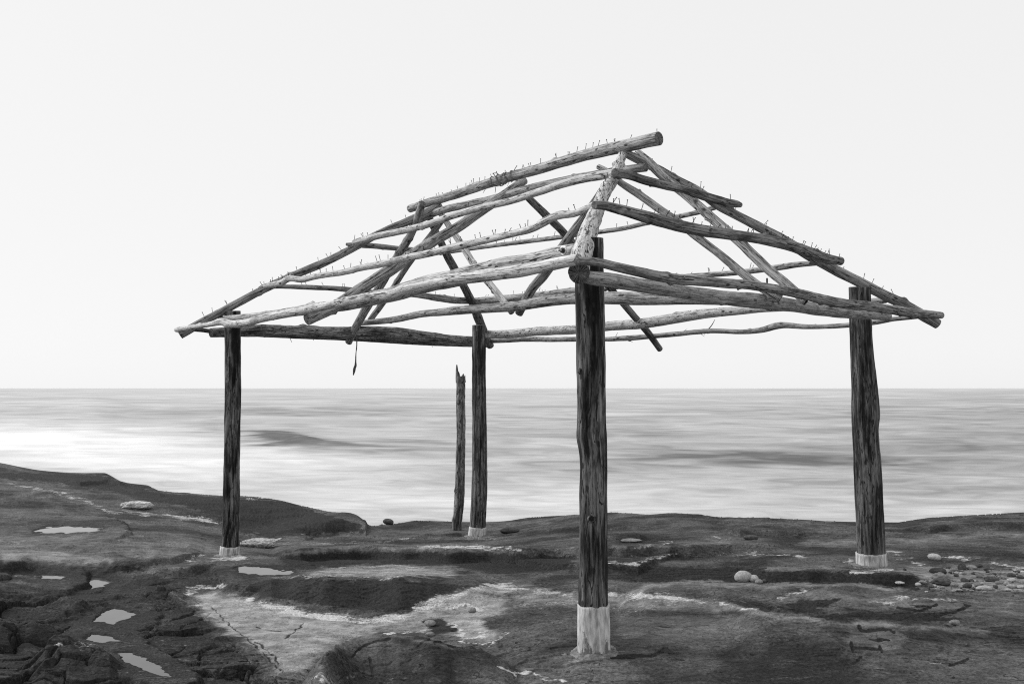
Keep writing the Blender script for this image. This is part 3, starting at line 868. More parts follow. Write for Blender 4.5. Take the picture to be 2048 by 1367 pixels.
def rockmat():
    M = NT('wet sandstone ledge')
    p = M.vec()
    flat = M.mapping(p, (1.2, 1.7, 3))
    big = M.noise(flat, .9, 5, .6, .4)
    mid = M.noise(flat, 5, 6, .62, .6)
    fine = M.noise(p, 48, 8, .74)
    grit = M.noise(p, 170, 4, .7)
    v = M.mix(M.ramp(big, .36, .64), .026, .094)
    v = M.math('MULTIPLY', v, M.ramp(mid, .3, .72, .68, 1.4))
    v = M.math('MULTIPLY', v, M.ramp(fine, .32, .68, .5, 1.55))
    lay = M.noise(M.mapping(p, (.9, 2.6, 9)), 1.6, 4, .55, .5)
    seam = M.ramp(M.math('ABSOLUTE', M.math('SUBTRACT', M.math('FRACT', M.math('MULTIPLY', lay, 7)), .5)), .03, .10, 1, 0)
    seam = M.math('MULTIPLY', seam, M.ramp(mid, .45, .6, 0, 1))
    v = M.mix(M.math('MULTIPLY', seam, .6), v, .014)
    pits = M.ramp(M.noise(p, 26, 3, .5), .66, .74, 0, .75)
    v = M.mix(pits, v, .012)
    fleck = M.ramp(M.noise(M.mapping(p, (60, 110, 60)), 1, 4, .7), .66, .75, 0, .6)
    v = M.mix(fleck, v, .24)
    # thin pale bloom of dried salt where the rock is driest
    bl = M.math('ADD', M.math('MULTIPLY', mid, .5), M.math('MULTIPLY', fine, .5))
    v = M.mix(M.ramp(bl, .57, .70, 0, .6), v, .20)
    al, sa, st = M.attr('alga_shade'), M.attr('sand'), M.attr('salt')
    sandv = M.mix(M.ramp(mid, .3, .7), .23, .38)
    sandv = M.math('MULTIPLY', sandv, M.ramp(grit, .25, .75, .78, 1.2))
    sf = M.math('MULTIPLY', sa, M.ramp(M.math('ADD', M.math('MULTIPLY', fine, .5), M.math('MULTIPLY', mid, .5)), .28, .55, .25, 1))
    v = M.mix(sf, v, sandv)
    streak = M.noise(M.mapping(p, (5, 22, 22)), 1, 6, .7, 1.2)
    dark = M.mix(M.ramp(fine, .3, .7), .010, .036)
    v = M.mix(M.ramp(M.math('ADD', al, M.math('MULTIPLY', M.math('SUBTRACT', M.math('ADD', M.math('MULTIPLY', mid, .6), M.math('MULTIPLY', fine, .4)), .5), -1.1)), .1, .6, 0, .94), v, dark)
    sv = M.mix(M.ramp(M.math('ADD', M.math('MULTIPLY', grit, .5), M.math('MULTIPLY', fine, .5)), .35, .65), .26, .66)
    sm = M.math('ADD', M.math('MULTIPLY', streak, .6), M.math('MULTIPLY', fine, .4))
    sfac = M.ramp(M.math('ADD', M.math('MULTIPLY', st, .62), M.math('MULTIPLY', M.math('SUBTRACT', sm, .5), 2.1)), .22, .60, 0, 1)
    sfac = M.math('MULTIPLY', sfac, M.ramp(st, .02, .35, 0, 1))
    v = M.mix(sfac, v, sv)
    h = M.math('ADD', M.math('MULTIPLY', mid, .9), M.math('MULTIPLY', fine, .45))
    h = M.math('ADD', h, M.math('MULTIPLY', grit, .12))
    h = M.math('SUBTRACT', h, M.math('ADD', M.math('MULTIPLY', seam, .5), M.math('MULTIPLY', pits, .5)))
    h = M.math('ADD', h, M.math('MULTIPLY', sfac, .12))
    return M.done(v, .78, .06, M.bump(h, .022, .85))


ground = link('ground', grid_mesh('ground', X, D, Z, quads, rockmat(), {'sand': sand, 'salt': salt, 'alga_shade': alga_shade}), kind='structure')

_icol = {}


def hit(px, py):
    """the point of the ground seen at a photo pixel"""
    u0, s0 = US(px, py)
    j = int(np.clip(np.argmin(np.abs(U_cols - u0)), 1, nc - 2))
    sl = (Z[:, j] - CAMZ) / D[:, j]
    ok = np.where((sl >= s0) & (D[:, j] > 3.5))[0]
    i = ok[0] if len(ok) else nr - 30
    return np.array([u0 * D[i, j], D[i, j], Z[i, j]])


def zground(x, y):
    j = int(np.clip(np.argmin(np.abs(U_cols - x / y)), 1, nc - 2))
    i = int(np.argmin(np.abs(D[:, j] - y)))
    return Z[i, j]


# pools
def watermat(name, base, rough):
    M = NT(name)
    n = M.noise(M.vec(), 6, 3)
    m = M.done(M.math('MULTIPLY', base, M.ramp(n, .3, .7, .85, 1.15)), rough, .5, M.bump(n, .001, .2))
    M.b.inputs['IOR'].default_value = 1.45
    return m


M_POOL = watermat('still sea water over silt', .045, .05)
for poly, lev in pool_info:
    P = np.array(poly, float)
    c = P.mean(0)
    W3 = []
    for p in P:
        q = c + (p - c) * 1.15 + np.array([12, 4]) * np.sign(p - c)
        u0, s0 = US(q[0], q[1])
        dist = (lev - CAMZ) / s0
        W3.append((u0 * dist, dist, lev))
    W3 = catmull(np.array(W3 + W3[:1]), [6] * len(W3))[:-1]
    cen = W3.mean(0)
    n = len(W3)
    me = mesh_from('puddle', np.vstack([W3, cen]), [(i, (i + 1) % n, n) for i in range(n)], [M_POOL], origin=cen)
    link('puddle', me, loc=cen, kind='structure')

# ------------------------------------------------------------------ the sea
SEA = -1.4
sr = np.concatenate([np.geomspace(6, 400, 420), np.geomspace(410, 60000, 90)])
sc = np.concatenate([np.linspace(-6, -.75, 40), np.linspace(-.72, .72, 420), np.linspace(.75, 6, 40)])
SD = np.repeat(sr[:, None], len(sc), 1)
SU = np.repeat(sc[None, :], len(sr), 0)
SX = SU * SD
att = np.clip(1 - SD / 600, 0, 1)
SZ = SEA + att * (.10 * fbm2(SX * .05, SD * .22, 3, 3) + .03 * fbm2(SX * .3, SD * .9, 2, 7))
ssx, ssy = project(SX, SD, np.full_like(SD, SEA))
lx, ly = SU * 3.0, -np.sqrt(5460 / SD) * .40
wpx = 60 * fbm2(lx * 2.5, ly * 4, 4, 4, .6)
wpy = 9 * fbm2(lx * 2.5 + 5, ly * 4, 4, 14, .6)


def sblob(cx, cy, rx, ry, ang=0.0, warp=1.0):
    x, y = ssx + warp * wpx - cx, ssy + warp * wpy - cy
    c, s = math.cos(ang), math.sin(ang)
    x, y = x * c + y * s, -x * s + y * c
    return np.exp(-((x / rx) ** 2 + (y / ry) ** 2))


foam = .43 - .08 * sstep(1300, 2048, ssx) + .10 * fbm2(lx * 1.6, ly * 2.2, 4, 24)
for b, a in [((180, 876, 330, 22), .36), ((330, 902, 260, 18), .26), ((-150, 885, 300, 36), .36), ((420, 945, 300, 30), .24), ((700, 1000, 260, 34), .18), ((1050, 990, 300, 30), .14), ((620, 918, 130, 18, .1), .20),
             ((1350, 1010, 500, 26), .08), ((1000, 800, 1500, 14), .06), ((850, 1040, 200, 14), .06), ((250, 930, 300, 18), .25), ((1900, 1010, 300, 22), .12), ((1500, 1030, 400, 16), .1)]:
    foam += a * sblob(*b)
for b, a in [((560, 874, 100, 10, .14), .62), ((570, 890, 60, 11, .2), .22), ((700, 892, 130, 8, .05), .30), ((508, 863, 36, 6, .0), .22), ((660, 826, 150, 7), .26), ((700, 884, 200, 6), .22), ((860, 896, 180, 9), .12), ((1380, 905, 260, 13), .22), ((1500, 916, 220, 14), .24), ((1640, 925, 200, 12), .2),
             ((1250, 862, 300, 10), .10), ((1900, 880, 260, 34), .12), ((1800, 940, 300, 20), .10), ((300, 822, 260, 8), .10), ((1700, 830, 300, 10), .08), ((1000, 940, 300, 12), .06)]:
    foam -= a * sblob(*b)
# the breaking wave stands up a little
wv = sblob(570, 876, 95, 9, .12)
SZ = SZ + .22 * wv
foam = np.clip(foam, 0, 1)
sidx = np.arange(SD.size).reshape(SD.shape)
squads = np.stack([sidx[:-1, :-1], sidx[:-1, 1:], sidx[1:, 1:], sidx[1:, :-1]], -1).reshape(-1, 4)


def seamat():
    M = NT('long swell with drifting foam')
    sx, sy = M.attr('sx'), M.attr('sy')
    cv = M.n('ShaderNodeCombineXYZ'); M.put(cv.inputs[0], sx); M.put(cv.inputs[1], M.math('ADD', sy, M.math('MULTIPLY', sx, .10)))
    v3 = cv.outputs[0]
    a = M.noise(M.mapping(v3, (3.6, 6.5, 1)), 1, 3, .45, 1.3)
    b = M.noise(M.mapping(v3, (8, 15, 1)), 1, 2, .45, 1.3)
    s = M.math('ADD', M.math('MULTIPLY', a, .8), M.math('MULTIPLY', b, .2))
    f = M.math('ADD', M.attr('foam'), M.ramp(s, .32, .68, -.14, .14, False), clamp=True)
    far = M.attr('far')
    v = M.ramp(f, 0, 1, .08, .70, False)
    v = M.mix(far, v, .57)  # horizon haze put into the colour: far water fades to pale grey
    h = M.math('ADD', a, M.math('MULTIPLY', b, .3))
    m = M.done(v, .6, .25, M.bump(h, .05, .2))
    M.b.inputs['IOR'].default_value = 1.33
    return m


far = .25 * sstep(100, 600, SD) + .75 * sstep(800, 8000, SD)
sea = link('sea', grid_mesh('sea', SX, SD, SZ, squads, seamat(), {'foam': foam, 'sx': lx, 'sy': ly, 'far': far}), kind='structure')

# ------------------------------------------------------------------ the pavilion
F0 = at(1189, 1303, 5.6); R0 = at(1744, 1140, 8.1); L0 = at(458, 1116, 9.36); B0 = at(954, 1074, 12.17)
Fp, Rp, Lp, Bp = [np.array([at(*a)[0], a[2], 0]) for a in ((1179, 520, 5.6), (1720, 620, 8.1), (465, 640, 9.36), (957, 680, 12.17))]
UP = np.array([0, 0, 1.0])


def unit(v):
    return v / np.linalg.norm(v)


M1, M2 = (Fp + Rp) / 2, (Lp + Bp) / 2
cen = (Fp + Rp + Lp + Bp) / 4


def vplane(a, b, out=0.0):
    """vertical plane through plan points a, b moved away from the middle by out"""
    n = unit(np.cross(unit(b - a), UP))
    if np.dot((a + b) / 2 - cen, n) < 0:
        n = -n
    return a + n * out, n


RIDGE = vplane(M1, M2)
E1 = on_plane(1240, 305, *RIDGE)
E2 = on_plane(868, 424, *RIDGE)


def hip_end(px, py, E, post):
    a = np.array([E[0], E[1], 0]); d = unit(post - a)
    n = np.cross(d, UP)
    return on_plane(px, py, a, n)


HF = hip_end(1158, 546, E1, Fp + (Fp - Rp) * .0)
HF = E1 + (HF - E1) * 1.0
HR = hip_end(1874, 648, E1, Rp)
HL = hip_end(361, 668, E2, Lp)
HB = hip_end(979, 690, E2, Bp)
HF[1] = np.clip(HF[1], 5.0, 5.4)
HF = at(1158, 546, HF[1])


def lsplane(pts):
    P = np.array(pts)
    c = P.mean(0)
    n = np.linalg.svd(P - c)[2][2]
    return c, n if n[2] > 0 else -n


PL = {'FL': lsplane([HF, HL, E1, E2]), 'FR': lsplane([HF, HR, E1]), 'LB': lsplane([HL, HB, E2]), 'BR': lsplane([HB, HR, E1, E2])}
BEAM = {'FL': vplane(Fp, Lp, .15), 'FR': vplane(Fp, Rp, .15), 'LB': vplane(Lp, Bp, .15), 'BR': vplane(Bp, Rp, .15), 'RIDGE': RIDGE}

root = link('pavilion', None, loc=F0, label='open log pavilion with a bare hip roof frame standing on four white-footed posts', cat='pavilion')
NAILS = []


def member(name, px, mat, plane=None, off=0.0, ends=None, endmat=None, seed=None, label=None, nails=None, stubs=(), **kw):
    """a log from photo points (x, y, radius px): its two ends lie in the roof or wall plane, the rest in the plane through them that faces the camera"""
    seed = seed if seed is not None else len(bpy.data.objects)
    if ends is None:
        p0, n = PL[plane] if plane in PL else BEAM[plane]
        oa, ob = off if isinstance(off, tuple) else (off, off)
        A, Bq = on_plane(px[0][0], px[0][1], p0 + n * oa, n), on_plane(px[-1][0], px[-1][1], p0 + n * ob, n)
    else:
        A, Bq = ends
    d = unit(Bq - A)
    v = unit((A + Bq) / 2 - CAM)
    n = unit(v - d * np.dot(v, d))
    P = np.array([on_plane(x, y, A, n) for x, y, *_ in px])
    R = np.array([r * p[1] / FPX for (x, y, r), p in zip(px, P)])
    V, Fc, mi, G, cl = tube(P, R, seed=seed, **kw)
    parts = [(V, Fc, mi, G)]
    rs = np.random.default_rng(seed + 5)
    for (t, ang, ln, rr) in stubs:           # broken twigs and splinters
        i = int(t * (len(cl[0]) - 1))
        nn = math.cos(ang) * cl[3][i] + math.sin(ang) * cl[4][i]
        a0 = cl[0][i] + nn * cl[1][i] * .6
        tip = a0 + nn * ln * .7 + cl[2][i] * ln * .75
        v2, f2, m2, g2, _ = tube([a0, (a0 + tip) / 2 + rs.normal(size=3) * ln * .06, tip], [rr, rr * .8, rr * .35], seg=7, seed=seed + 3, step=.02)
        parts.append((v2, f2, [0] * len(f2), g2))
    V, Fc, mi, G = join(parts)
    mid = V.mean(0)
    o = link(name, mesh_from(name, V, Fc, [mat, endmat or M_END], mi, G, origin=mid), root, mid, label=label)
    if nails:
        for (t0, t1, k) in nails:
            for tt in np.linspace(t0, t1, k) + rs.normal(size=k) * .55 * (t1 - t0) / max(k, 2):
                i = int(np.clip(tt, 0.005, .995) * (len(cl[0]) - 1))
                NAILS.append((o, cl[0][i], cl[1][i], cl[2][i], plane, rs.integers(1 << 30)))
    return o, cl


def post(px, y, band, seed, mat=None, name='post', knots=5):
    P = np.array([at(a, b, y) for a, b, r in px])
    R = np.array([r * y / FPX for a, b, r in px])
    # carried on a little below the ground
    P = np.vstack([P, P[-1] - UP * .15]); R = np.append(R, R[-1])
    V, Fc, mi, G, cl = tube(P, R, seg=30, seed=seed, wob=.05, step=.02, knots=0, fine=.03, tilt=(.1, 0))
    mid = V.mean(0)
    o = link(name, mesh_from(name, V, Fc, [mat or M_POST, M_END], mi, G, origin=mid), root, mid)
    zb = at(1024, band, y)[2]
    rs = np.random.default_rng(seed)
    i0 = int(np.argmin(np.abs(cl[0][:, 2] - zb)))
    Pb, Rb = cl[0][i0:], cl[1][i0:] * 1.01 + .006
    V, Fc, mi, G, _ = tube(Pb[::3], Rb[::3], seg=40, seed=seed, wob=.02, step=.02, fine=.015)
    # ragged upper edge of the paint
    seg = 40
    V[:seg, 2] += .012 * noise2(np.arange(seg) * .45, np.full(seg, seed * 1.7)) - .004
    zt, zl = V[:, 2].max(), P[-2][2]
    wear = np.clip((zt - V[:, 2]) / max(.05, zt - zl), 0, 1)
    mid = V.mean(0)
    link('painted_band', mesh_from('painted_band', V, Fc, [M_PAINT], None, G, origin=mid, attrs={'wear': wear}), o, mid)
    # cement collar poured round the foot
    bx, by = P[-2][0], P[-2][1]
    rr = R[-2]
    nth, ring = 48, (.9, 1.08, 1.25, 1.5, 1.7)
    V, Fc = [], []
    zc0 = max(zground(bx + dx * rr * 1.3, by + dy * rr * 1.3) for dx, dy in ((1, 0), (-1, 0), (0, -1), (0, 1)))
    for ri, k in enumerate(ring):
        for a in range(nth):
            th = 2 * math.pi * a / nth
            kk = k * (1 + (.16 * noise2(math.cos(th) * 1.5 + seed, math.sin(th) * 1.5) + .06 * noise2(math.cos(th) * 6 + seed, math.sin(th) * 6)) * (k - 1))
            x, yy = bx + rr * kk * math.cos(th), by + rr * kk * math.sin(th)
            zg = zground(x, yy)
            top = [.012, .012, .010, .006, -.03][ri]
            V.append((x, yy, zg + top + .004 * float(noise2(x * 30, yy * 30))))
    for ri in range(len(ring) - 1):
        for a in range(nth):
            b = (a + 1) % nth
            Fc.append((ri * nth + a, ri * nth + b, (ri + 1) * nth + b, (ri + 1) * nth + a)[::-1])
    mid = np.mean(V, 0)
    link('footing', mesh_from('footing', V, Fc, [M_CEM], origin=mid), o, mid)
    return o, cl


M_CEM = plain('crumbling cement', .15, .95, .1, 45, .6)
post([(1179, 476, 28.5), (1179, 570, 29.5), (1181, 640, 29), (1182, 700, 29), (1183, 850, 29.5), (1183, 868, 30.5), (1186, 905, 28), (1186.5, 1000, 27.5), (1186.5, 1100, 28), (1187, 1200, 29.5), (1188, 1305, 31)], 5.6, 1206, 11, M_POST)
def knot(px, py, r, y, parent, seed):
    c = at(px, py, y)
    v = unit(CAM - c); v[2] *= .3; v = unit(v)
    k = y / FPX
    V, Fc, mi, G, _ = tube([c - v * .03, c + v * .002, c + v * .004], [r * k * 1.7, r * k * 1.3, r * k * 1.0], seg=14, seed=seed, step=.006, wob=.2, fine=.08)
    link('knot', mesh_from('knot', V, Fc, [M_POSTG, M_ENDD], mi, G, origin=c), parent, c)


FPOST = [o for o in bpy.data.objects if o.name == 'post'][0]
for i, (a, b, r) in enumerate([(1183, 1036, 5.0), (1163, 742, 4.5)]):
    knot(a, b, r, 5.6 - math.sqrt(max(0, .09 ** 2 - ((a - 1184) * 5.6 / FPX) ** 2)), FPOST, 900 + i)
post([(465, 622, 15.5), (465.5, 690, 15.5), (466, 780, 16), (464.5, 850, 15.5), (463, 1000, 16), (460.5, 1080, 16.5), (458, 1118, 18)], 9.36, 1091, 12)
post([(957.5, 650, 13.5), (958, 760, 14), (959.5, 900, 15), (959, 970, 15.5), (955.5, 1050, 16), (954, 1076, 17)], 12.17, 1053, 13, M_POSTG)
post([(1719, 574, 20.5), (1721, 640, 21), (1723, 690, 21.5), (1728, 760, 24), (1731.5, 823, 26), (1731, 860, 25), (1734, 911, 25.5), (1738, 999, 26.5), (1742, 1104, 27.5), (1744, 1142, 28)], 8.1, 1106, 14, M_POSTG)

# plates on the outside of the posts
bo, _ = member('wall_beam', [(440, 637, 5), (493, 634, 7), (562, 627, 9), (618, 618, 11), (701, 606.5, 13), (757, 594, 14.5), (785, 588, 15), (811, 580, 16), (856, 567, 17), (911, 556, 18), (967, 541, 18.5), (1022, 531, 19), (1078, 522, 19.5), (1120, 511, 19), (1158, 503, 18)],
               M_GREY, 'FL', -.03, knots=8, seg=26)
member('wall_beam', [(1166, 553, 12.5), (1192, 557, 14.2), (1210, 558.5, 14.72), (1245, 564.5, 14.72), (1315, 575.5, 13.8), (1398, 588.5, 13.8), (1467, 597.5, 14.72), (1503, 600.5, 15.64), (1550, 605.5, 14.72), (1597, 612.5, 12.88), (1644, 619.5, 11.96), (1691, 625.5, 11.04), (1737, 629.5, 9.66), (1776, 632.5, 8.28)], M_SMOOTH, 'FR', -.05, knots=9, seg=24)
member('wall_beam', [(422, 665, 9.5), (460, 663, 11), (507, 661, 12), (562, 662, 12), (618, 663, 11.5), (673, 665, 12), (729, 665, 13.5), (785, 666, 13), (840, 672, 11.5), (896, 679, 10.5), (948, 682, 10)], M_BARK, 'LB', 0, knots=6, seg=22, wob=.11, fine=.06,
       stubs=[(.25, 2.2, .16, .006), (.33, 2.6, .2, .007), (.5, 2.0, .07, .004), (.8, 2.2, .14, .005), (.6, 1.0, .05, .005)])
member('wall_beam', [(966, 668, 8), (1012, 668, 8.5), (1080, 662, 9), (1147, 659, 9), (1214, 652, 9.5), (1282, 647, 10.2), (1327, 640, 11), (1374, 632, 10.5), (1420, 626, 9.5), (1467, 622, 8.5), (1514, 618, 7.5), (1600, 613, 7), (1690, 606, 6.5), (1772, 600, 6)], M_CURLY, 'BR', 0, knots=8)
member('tie_beam', [(716, 646, 5), (757, 642.5, 6), (799, 637, 6.5), (840, 628, 7), (882, 624, 7.5), (920, 620, 9), (967, 617, 9), (1035, 612, 10), (1080, 604, 11), (1125, 598.5, 11), (1192, 596, 12), (1237, 596, 13), (1282, 597, 13.5), (1327, 597, 12.5), (1400, 597, 12), (1490, 600, 11)],
       M_MID, 'RIDGE', 0, knots=6)

# ridge
rp, rcl = member('ridge_pole', [(820, 417, 8), (856, 405.5, 8.5), (911, 389, 9), (967, 370, 9.5), (1022, 353, 10), (1078, 338, 10.5), (1133, 321, 11), (1189, 305.5, 12), (1245, 293, 13), (1318, 277, 13.8)], M_MID, 'RIDGE', 0, knots=6, nails=[(.05, .97, 46)], seg=24)
member('ridge_beam', [(822, 447, 7), (883, 421, 7.5), (939, 408.5, 8), (995, 396, 8.5), (1050, 380, 9), (1106, 367, 9.5), (1189, 351, 9.5), (1258, 339, 9), (1292, 335, 8.5)], M_MID, 'RIDGE', 0, knots=5)
# hips
member('hip_rafter', [(1158, 546, 22.5), (1161, 515, 21.5), (1172, 482, 20), (1183, 448, 17.5), (1195, 418, 15), (1208, 387, 13.5), (1227, 357, 11.5), (1237, 332, 9.5), (1245, 309, 8.5)], M_CURLY, ends=(HF, E1), knots=7, seg=26, wob=.09, fine=.05, nails=[(.3, .97, 16)], plane='FL',
       stubs=[(.27, 3.4, .05, .006)])
member('hip_rafter', [(1232, 297, 6), (1251, 306.5, 8), (1276, 319, 8.5), (1318, 340, 9), (1356, 361, 9), (1398, 383, 9), (1434, 409, 9), (1467, 427, 9), (1515, 452, 9.5), (1573, 483, 10), (1620, 512, 10), (1667, 538, 10.5), (1714, 561.5, 10.5), (1761, 586, 10.5), (1808, 609, 10.5), (1855, 636, 10.5), (1875, 648, 10)],
       M_DARK, ends=(at(1232, 297, E1[1] - .05), HR), knots=8, nails=[(.08, .62, 12), (.66, .9, 7)], plane='BR')
member('hip_rafter', [(360, 669, 9), (396, 649, 8.5), (451, 619, 8), (534, 575, 8), (590, 549.5, 8), (646, 526, 8), (701, 499, 7.5), (757, 467.5, 7.5), (812, 444, 8), (854, 425, 8.5), (882, 409, 7)], M_DARK, ends=(HL, at(882, 409, E2[1])), knots=6, nails=[(.05, .9, 22)], plane='LB', endmat=M_ENDL)
member('hip_rafter', [(980, 691, 7), (955, 632, 9), (947, 610, 8), (928, 573, 8), (906, 532, 8.5), (892, 507, 8), (883, 487, 7.5), (867, 454, 7), (857, 428, 6)], M_SHADE, ends=(HB, at(857, 428, E2[1] + .1)), knots=5, plane='BR')

# eaves and purlins lie on the hips
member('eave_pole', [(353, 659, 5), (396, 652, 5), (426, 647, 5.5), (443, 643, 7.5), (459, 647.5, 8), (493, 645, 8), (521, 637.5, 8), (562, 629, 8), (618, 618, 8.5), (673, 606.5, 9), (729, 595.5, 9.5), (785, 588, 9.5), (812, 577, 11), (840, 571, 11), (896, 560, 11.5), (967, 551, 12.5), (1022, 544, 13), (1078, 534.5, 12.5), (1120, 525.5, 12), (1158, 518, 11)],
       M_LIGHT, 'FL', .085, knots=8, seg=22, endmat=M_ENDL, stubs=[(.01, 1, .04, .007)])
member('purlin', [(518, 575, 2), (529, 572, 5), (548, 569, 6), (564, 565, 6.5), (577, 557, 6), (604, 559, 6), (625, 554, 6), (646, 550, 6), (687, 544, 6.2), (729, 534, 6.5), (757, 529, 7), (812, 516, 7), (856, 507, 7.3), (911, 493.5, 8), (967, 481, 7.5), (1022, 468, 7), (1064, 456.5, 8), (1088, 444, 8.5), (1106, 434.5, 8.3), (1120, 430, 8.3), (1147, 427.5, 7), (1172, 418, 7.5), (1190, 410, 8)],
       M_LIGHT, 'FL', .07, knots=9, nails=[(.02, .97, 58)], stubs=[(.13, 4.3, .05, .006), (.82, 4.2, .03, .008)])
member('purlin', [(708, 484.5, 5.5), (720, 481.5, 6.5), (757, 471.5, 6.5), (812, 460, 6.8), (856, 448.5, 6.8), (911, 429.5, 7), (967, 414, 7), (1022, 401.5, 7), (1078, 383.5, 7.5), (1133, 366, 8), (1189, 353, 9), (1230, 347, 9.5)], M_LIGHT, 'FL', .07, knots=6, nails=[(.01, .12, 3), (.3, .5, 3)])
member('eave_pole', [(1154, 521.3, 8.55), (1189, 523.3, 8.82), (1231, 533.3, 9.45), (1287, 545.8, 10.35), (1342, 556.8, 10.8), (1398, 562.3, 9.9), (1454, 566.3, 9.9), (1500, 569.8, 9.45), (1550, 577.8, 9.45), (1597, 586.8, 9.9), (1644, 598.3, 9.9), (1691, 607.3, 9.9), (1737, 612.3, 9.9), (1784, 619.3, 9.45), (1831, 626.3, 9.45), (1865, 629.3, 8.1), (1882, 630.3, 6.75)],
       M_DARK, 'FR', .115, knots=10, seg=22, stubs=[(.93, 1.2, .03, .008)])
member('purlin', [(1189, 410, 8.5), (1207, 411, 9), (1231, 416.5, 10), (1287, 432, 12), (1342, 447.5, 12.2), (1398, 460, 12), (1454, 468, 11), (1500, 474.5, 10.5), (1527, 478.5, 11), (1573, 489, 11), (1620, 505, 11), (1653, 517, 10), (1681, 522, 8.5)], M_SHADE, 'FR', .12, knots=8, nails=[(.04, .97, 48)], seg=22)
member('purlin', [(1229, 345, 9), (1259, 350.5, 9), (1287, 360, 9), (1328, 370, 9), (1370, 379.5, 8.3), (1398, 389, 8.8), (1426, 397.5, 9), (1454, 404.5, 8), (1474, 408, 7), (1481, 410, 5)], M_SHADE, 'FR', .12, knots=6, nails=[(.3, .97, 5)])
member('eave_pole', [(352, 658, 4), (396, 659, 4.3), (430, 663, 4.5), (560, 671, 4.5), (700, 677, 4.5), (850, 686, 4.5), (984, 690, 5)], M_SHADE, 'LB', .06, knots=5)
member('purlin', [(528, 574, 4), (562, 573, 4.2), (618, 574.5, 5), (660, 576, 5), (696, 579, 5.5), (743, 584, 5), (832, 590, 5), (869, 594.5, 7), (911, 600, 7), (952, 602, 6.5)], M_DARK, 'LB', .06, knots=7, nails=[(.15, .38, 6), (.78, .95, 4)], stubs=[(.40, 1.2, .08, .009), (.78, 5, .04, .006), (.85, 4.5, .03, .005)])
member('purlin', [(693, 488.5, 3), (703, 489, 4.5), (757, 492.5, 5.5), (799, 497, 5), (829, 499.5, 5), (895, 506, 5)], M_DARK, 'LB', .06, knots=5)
member('eave_pole', [(966, 682, 5), (1012, 680, 5), (1057, 678, 5.2), (1102, 678.5, 5), (1147, 678, 5), (1214, 678, 4.7), (1259, 675.5, 5.5), (1304, 672, 5), (1350, 668, 5), (1420, 661.5, 5), (1491, 663, 5), (1526, 659, 6), (1549, 652.5, 7), (1566, 650, 6.5), (1608, 653, 5), (1697, 650, 5), (1758, 643, 5), (1784, 638, 5), (1840, 633, 4)],
       M_MID, 'BR', .06, knots=12, stubs=[(.43, 2.3, .07, .004), (.4, 5.2, .09, .004), (.62, 5, .16, .007), (.61, 1, .06, .003), (.56, 4, .07, .004), (.6, 2, .07, .003), (.3, 4.5, .1, .004)])
member('purlin', [(945, 603, 7), (957, 601.5, 7.2), (1012, 597, 7.5), (1057, 592.5, 7.2), (1091, 589, 7), (1125, 584.5, 7.5), (1160, 580, 7), (1232, 573, 6), (1300, 562, 6), (1384, 552, 5.5), (1430, 548.5, 5.5), (1491, 543, 5.7), (1538, 537, 6), (1561, 534, 6.5), (1596, 529, 5.7), (1645, 525, 5)], M_MID, 'BR', .06, knots=7, nails=[(.05, .33, 18), (.62, .95, 12)])
member('purlin', [(880, 507, 3.5), (939, 498, 3.7), (995, 490, 4.2), (1050, 483, 4.6), (1106, 476, 4.6), (1150, 470, 4.6), (1203, 463, 4.6), (1245, 457, 4.6), (1287, 447.5, 4.7), (1359, 432.5, 5), (1398, 424, 5), (1440, 412, 5)], M_MID, 'BR', .06, knots=7, nails=[(.12, .5, 17), (.57, .95, 6)])

# common rafters under the purlins, struts inside
member('rafter', [(614, 639, 12), (673, 610.5, 12), (729, 572.5, 12), (785, 537, 12), (840, 499, 11), (880, 474.5, 10.5), (911, 457, 10.5), (967, 418.5, 10), (1008, 391, 10), (1048, 361, 9)], M_DARK, 'FL', -.03, knots=7, seg=22, endmat=M_ENDL)
member('rafter', [(1196, 333, 5.5), (1212, 341, 6), (1245, 368, 7), (1273, 385.5, 8), (1315, 415.5, 8), (1356, 443, 8), (1398, 477, 8), (1440, 509, 8), (1481, 543, 8.5), (1526, 577, 8.5), (1561, 598, 9)], M_MID, 'FR', (-.02, .06), knots=6, tilt=(0, .3), endmat=M_ENDD)
member('rafter', [(1276, 306, 8), (1300, 327, 9.2), (1328, 354.5, 9.5), (1370, 388, 9.5), (1426, 438, 10), (1481, 485, 10), (1503, 507, 10), (1538, 540, 10), (1573, 568.5, 10), (1613, 603, 9)], M_MID, 'FR', (.05, .06), knots=4, tilt=(0, .3), endmat=M_ENDD)
member('rafter', [(697, 684, 7), (715, 647, 8), (757, 577, 8.5), (796, 511, 8.5), (823, 466, 8), (845, 406, 7.5)], M_DARK, 'LB', 0, knots=5)
member('rafter', [(740, 640, 6), (774, 594, 6), (812, 536, 5.8), (840, 497, 5.8), (876, 452, 6), (886, 438, 6)], M_DARK, 'LB', 0, knots=4)
member('rafter', [(1045, 383, 7), (1058, 397, 7.3), (1092, 430, 8), (1128, 466, 8), (1180, 529, 8), (1223, 579, 7), (1259, 621.5, 7), (1293, 661, 6.8), (1320, 698, 6)], M_SHADE, 'BR', -.02, knots=4)
member('strut', [(866, 410, 4.5), (883, 429, 6), (903, 459.5, 6.2), (922, 487, 7), (950, 532, 7), (989, 579, 7), (1024, 624, 6.5)], M_LIGHT, 'RIDGE', .10, knots=4, endmat=M_ENDL, seed=501)  # lit strut: the light on it is put into the paler wood
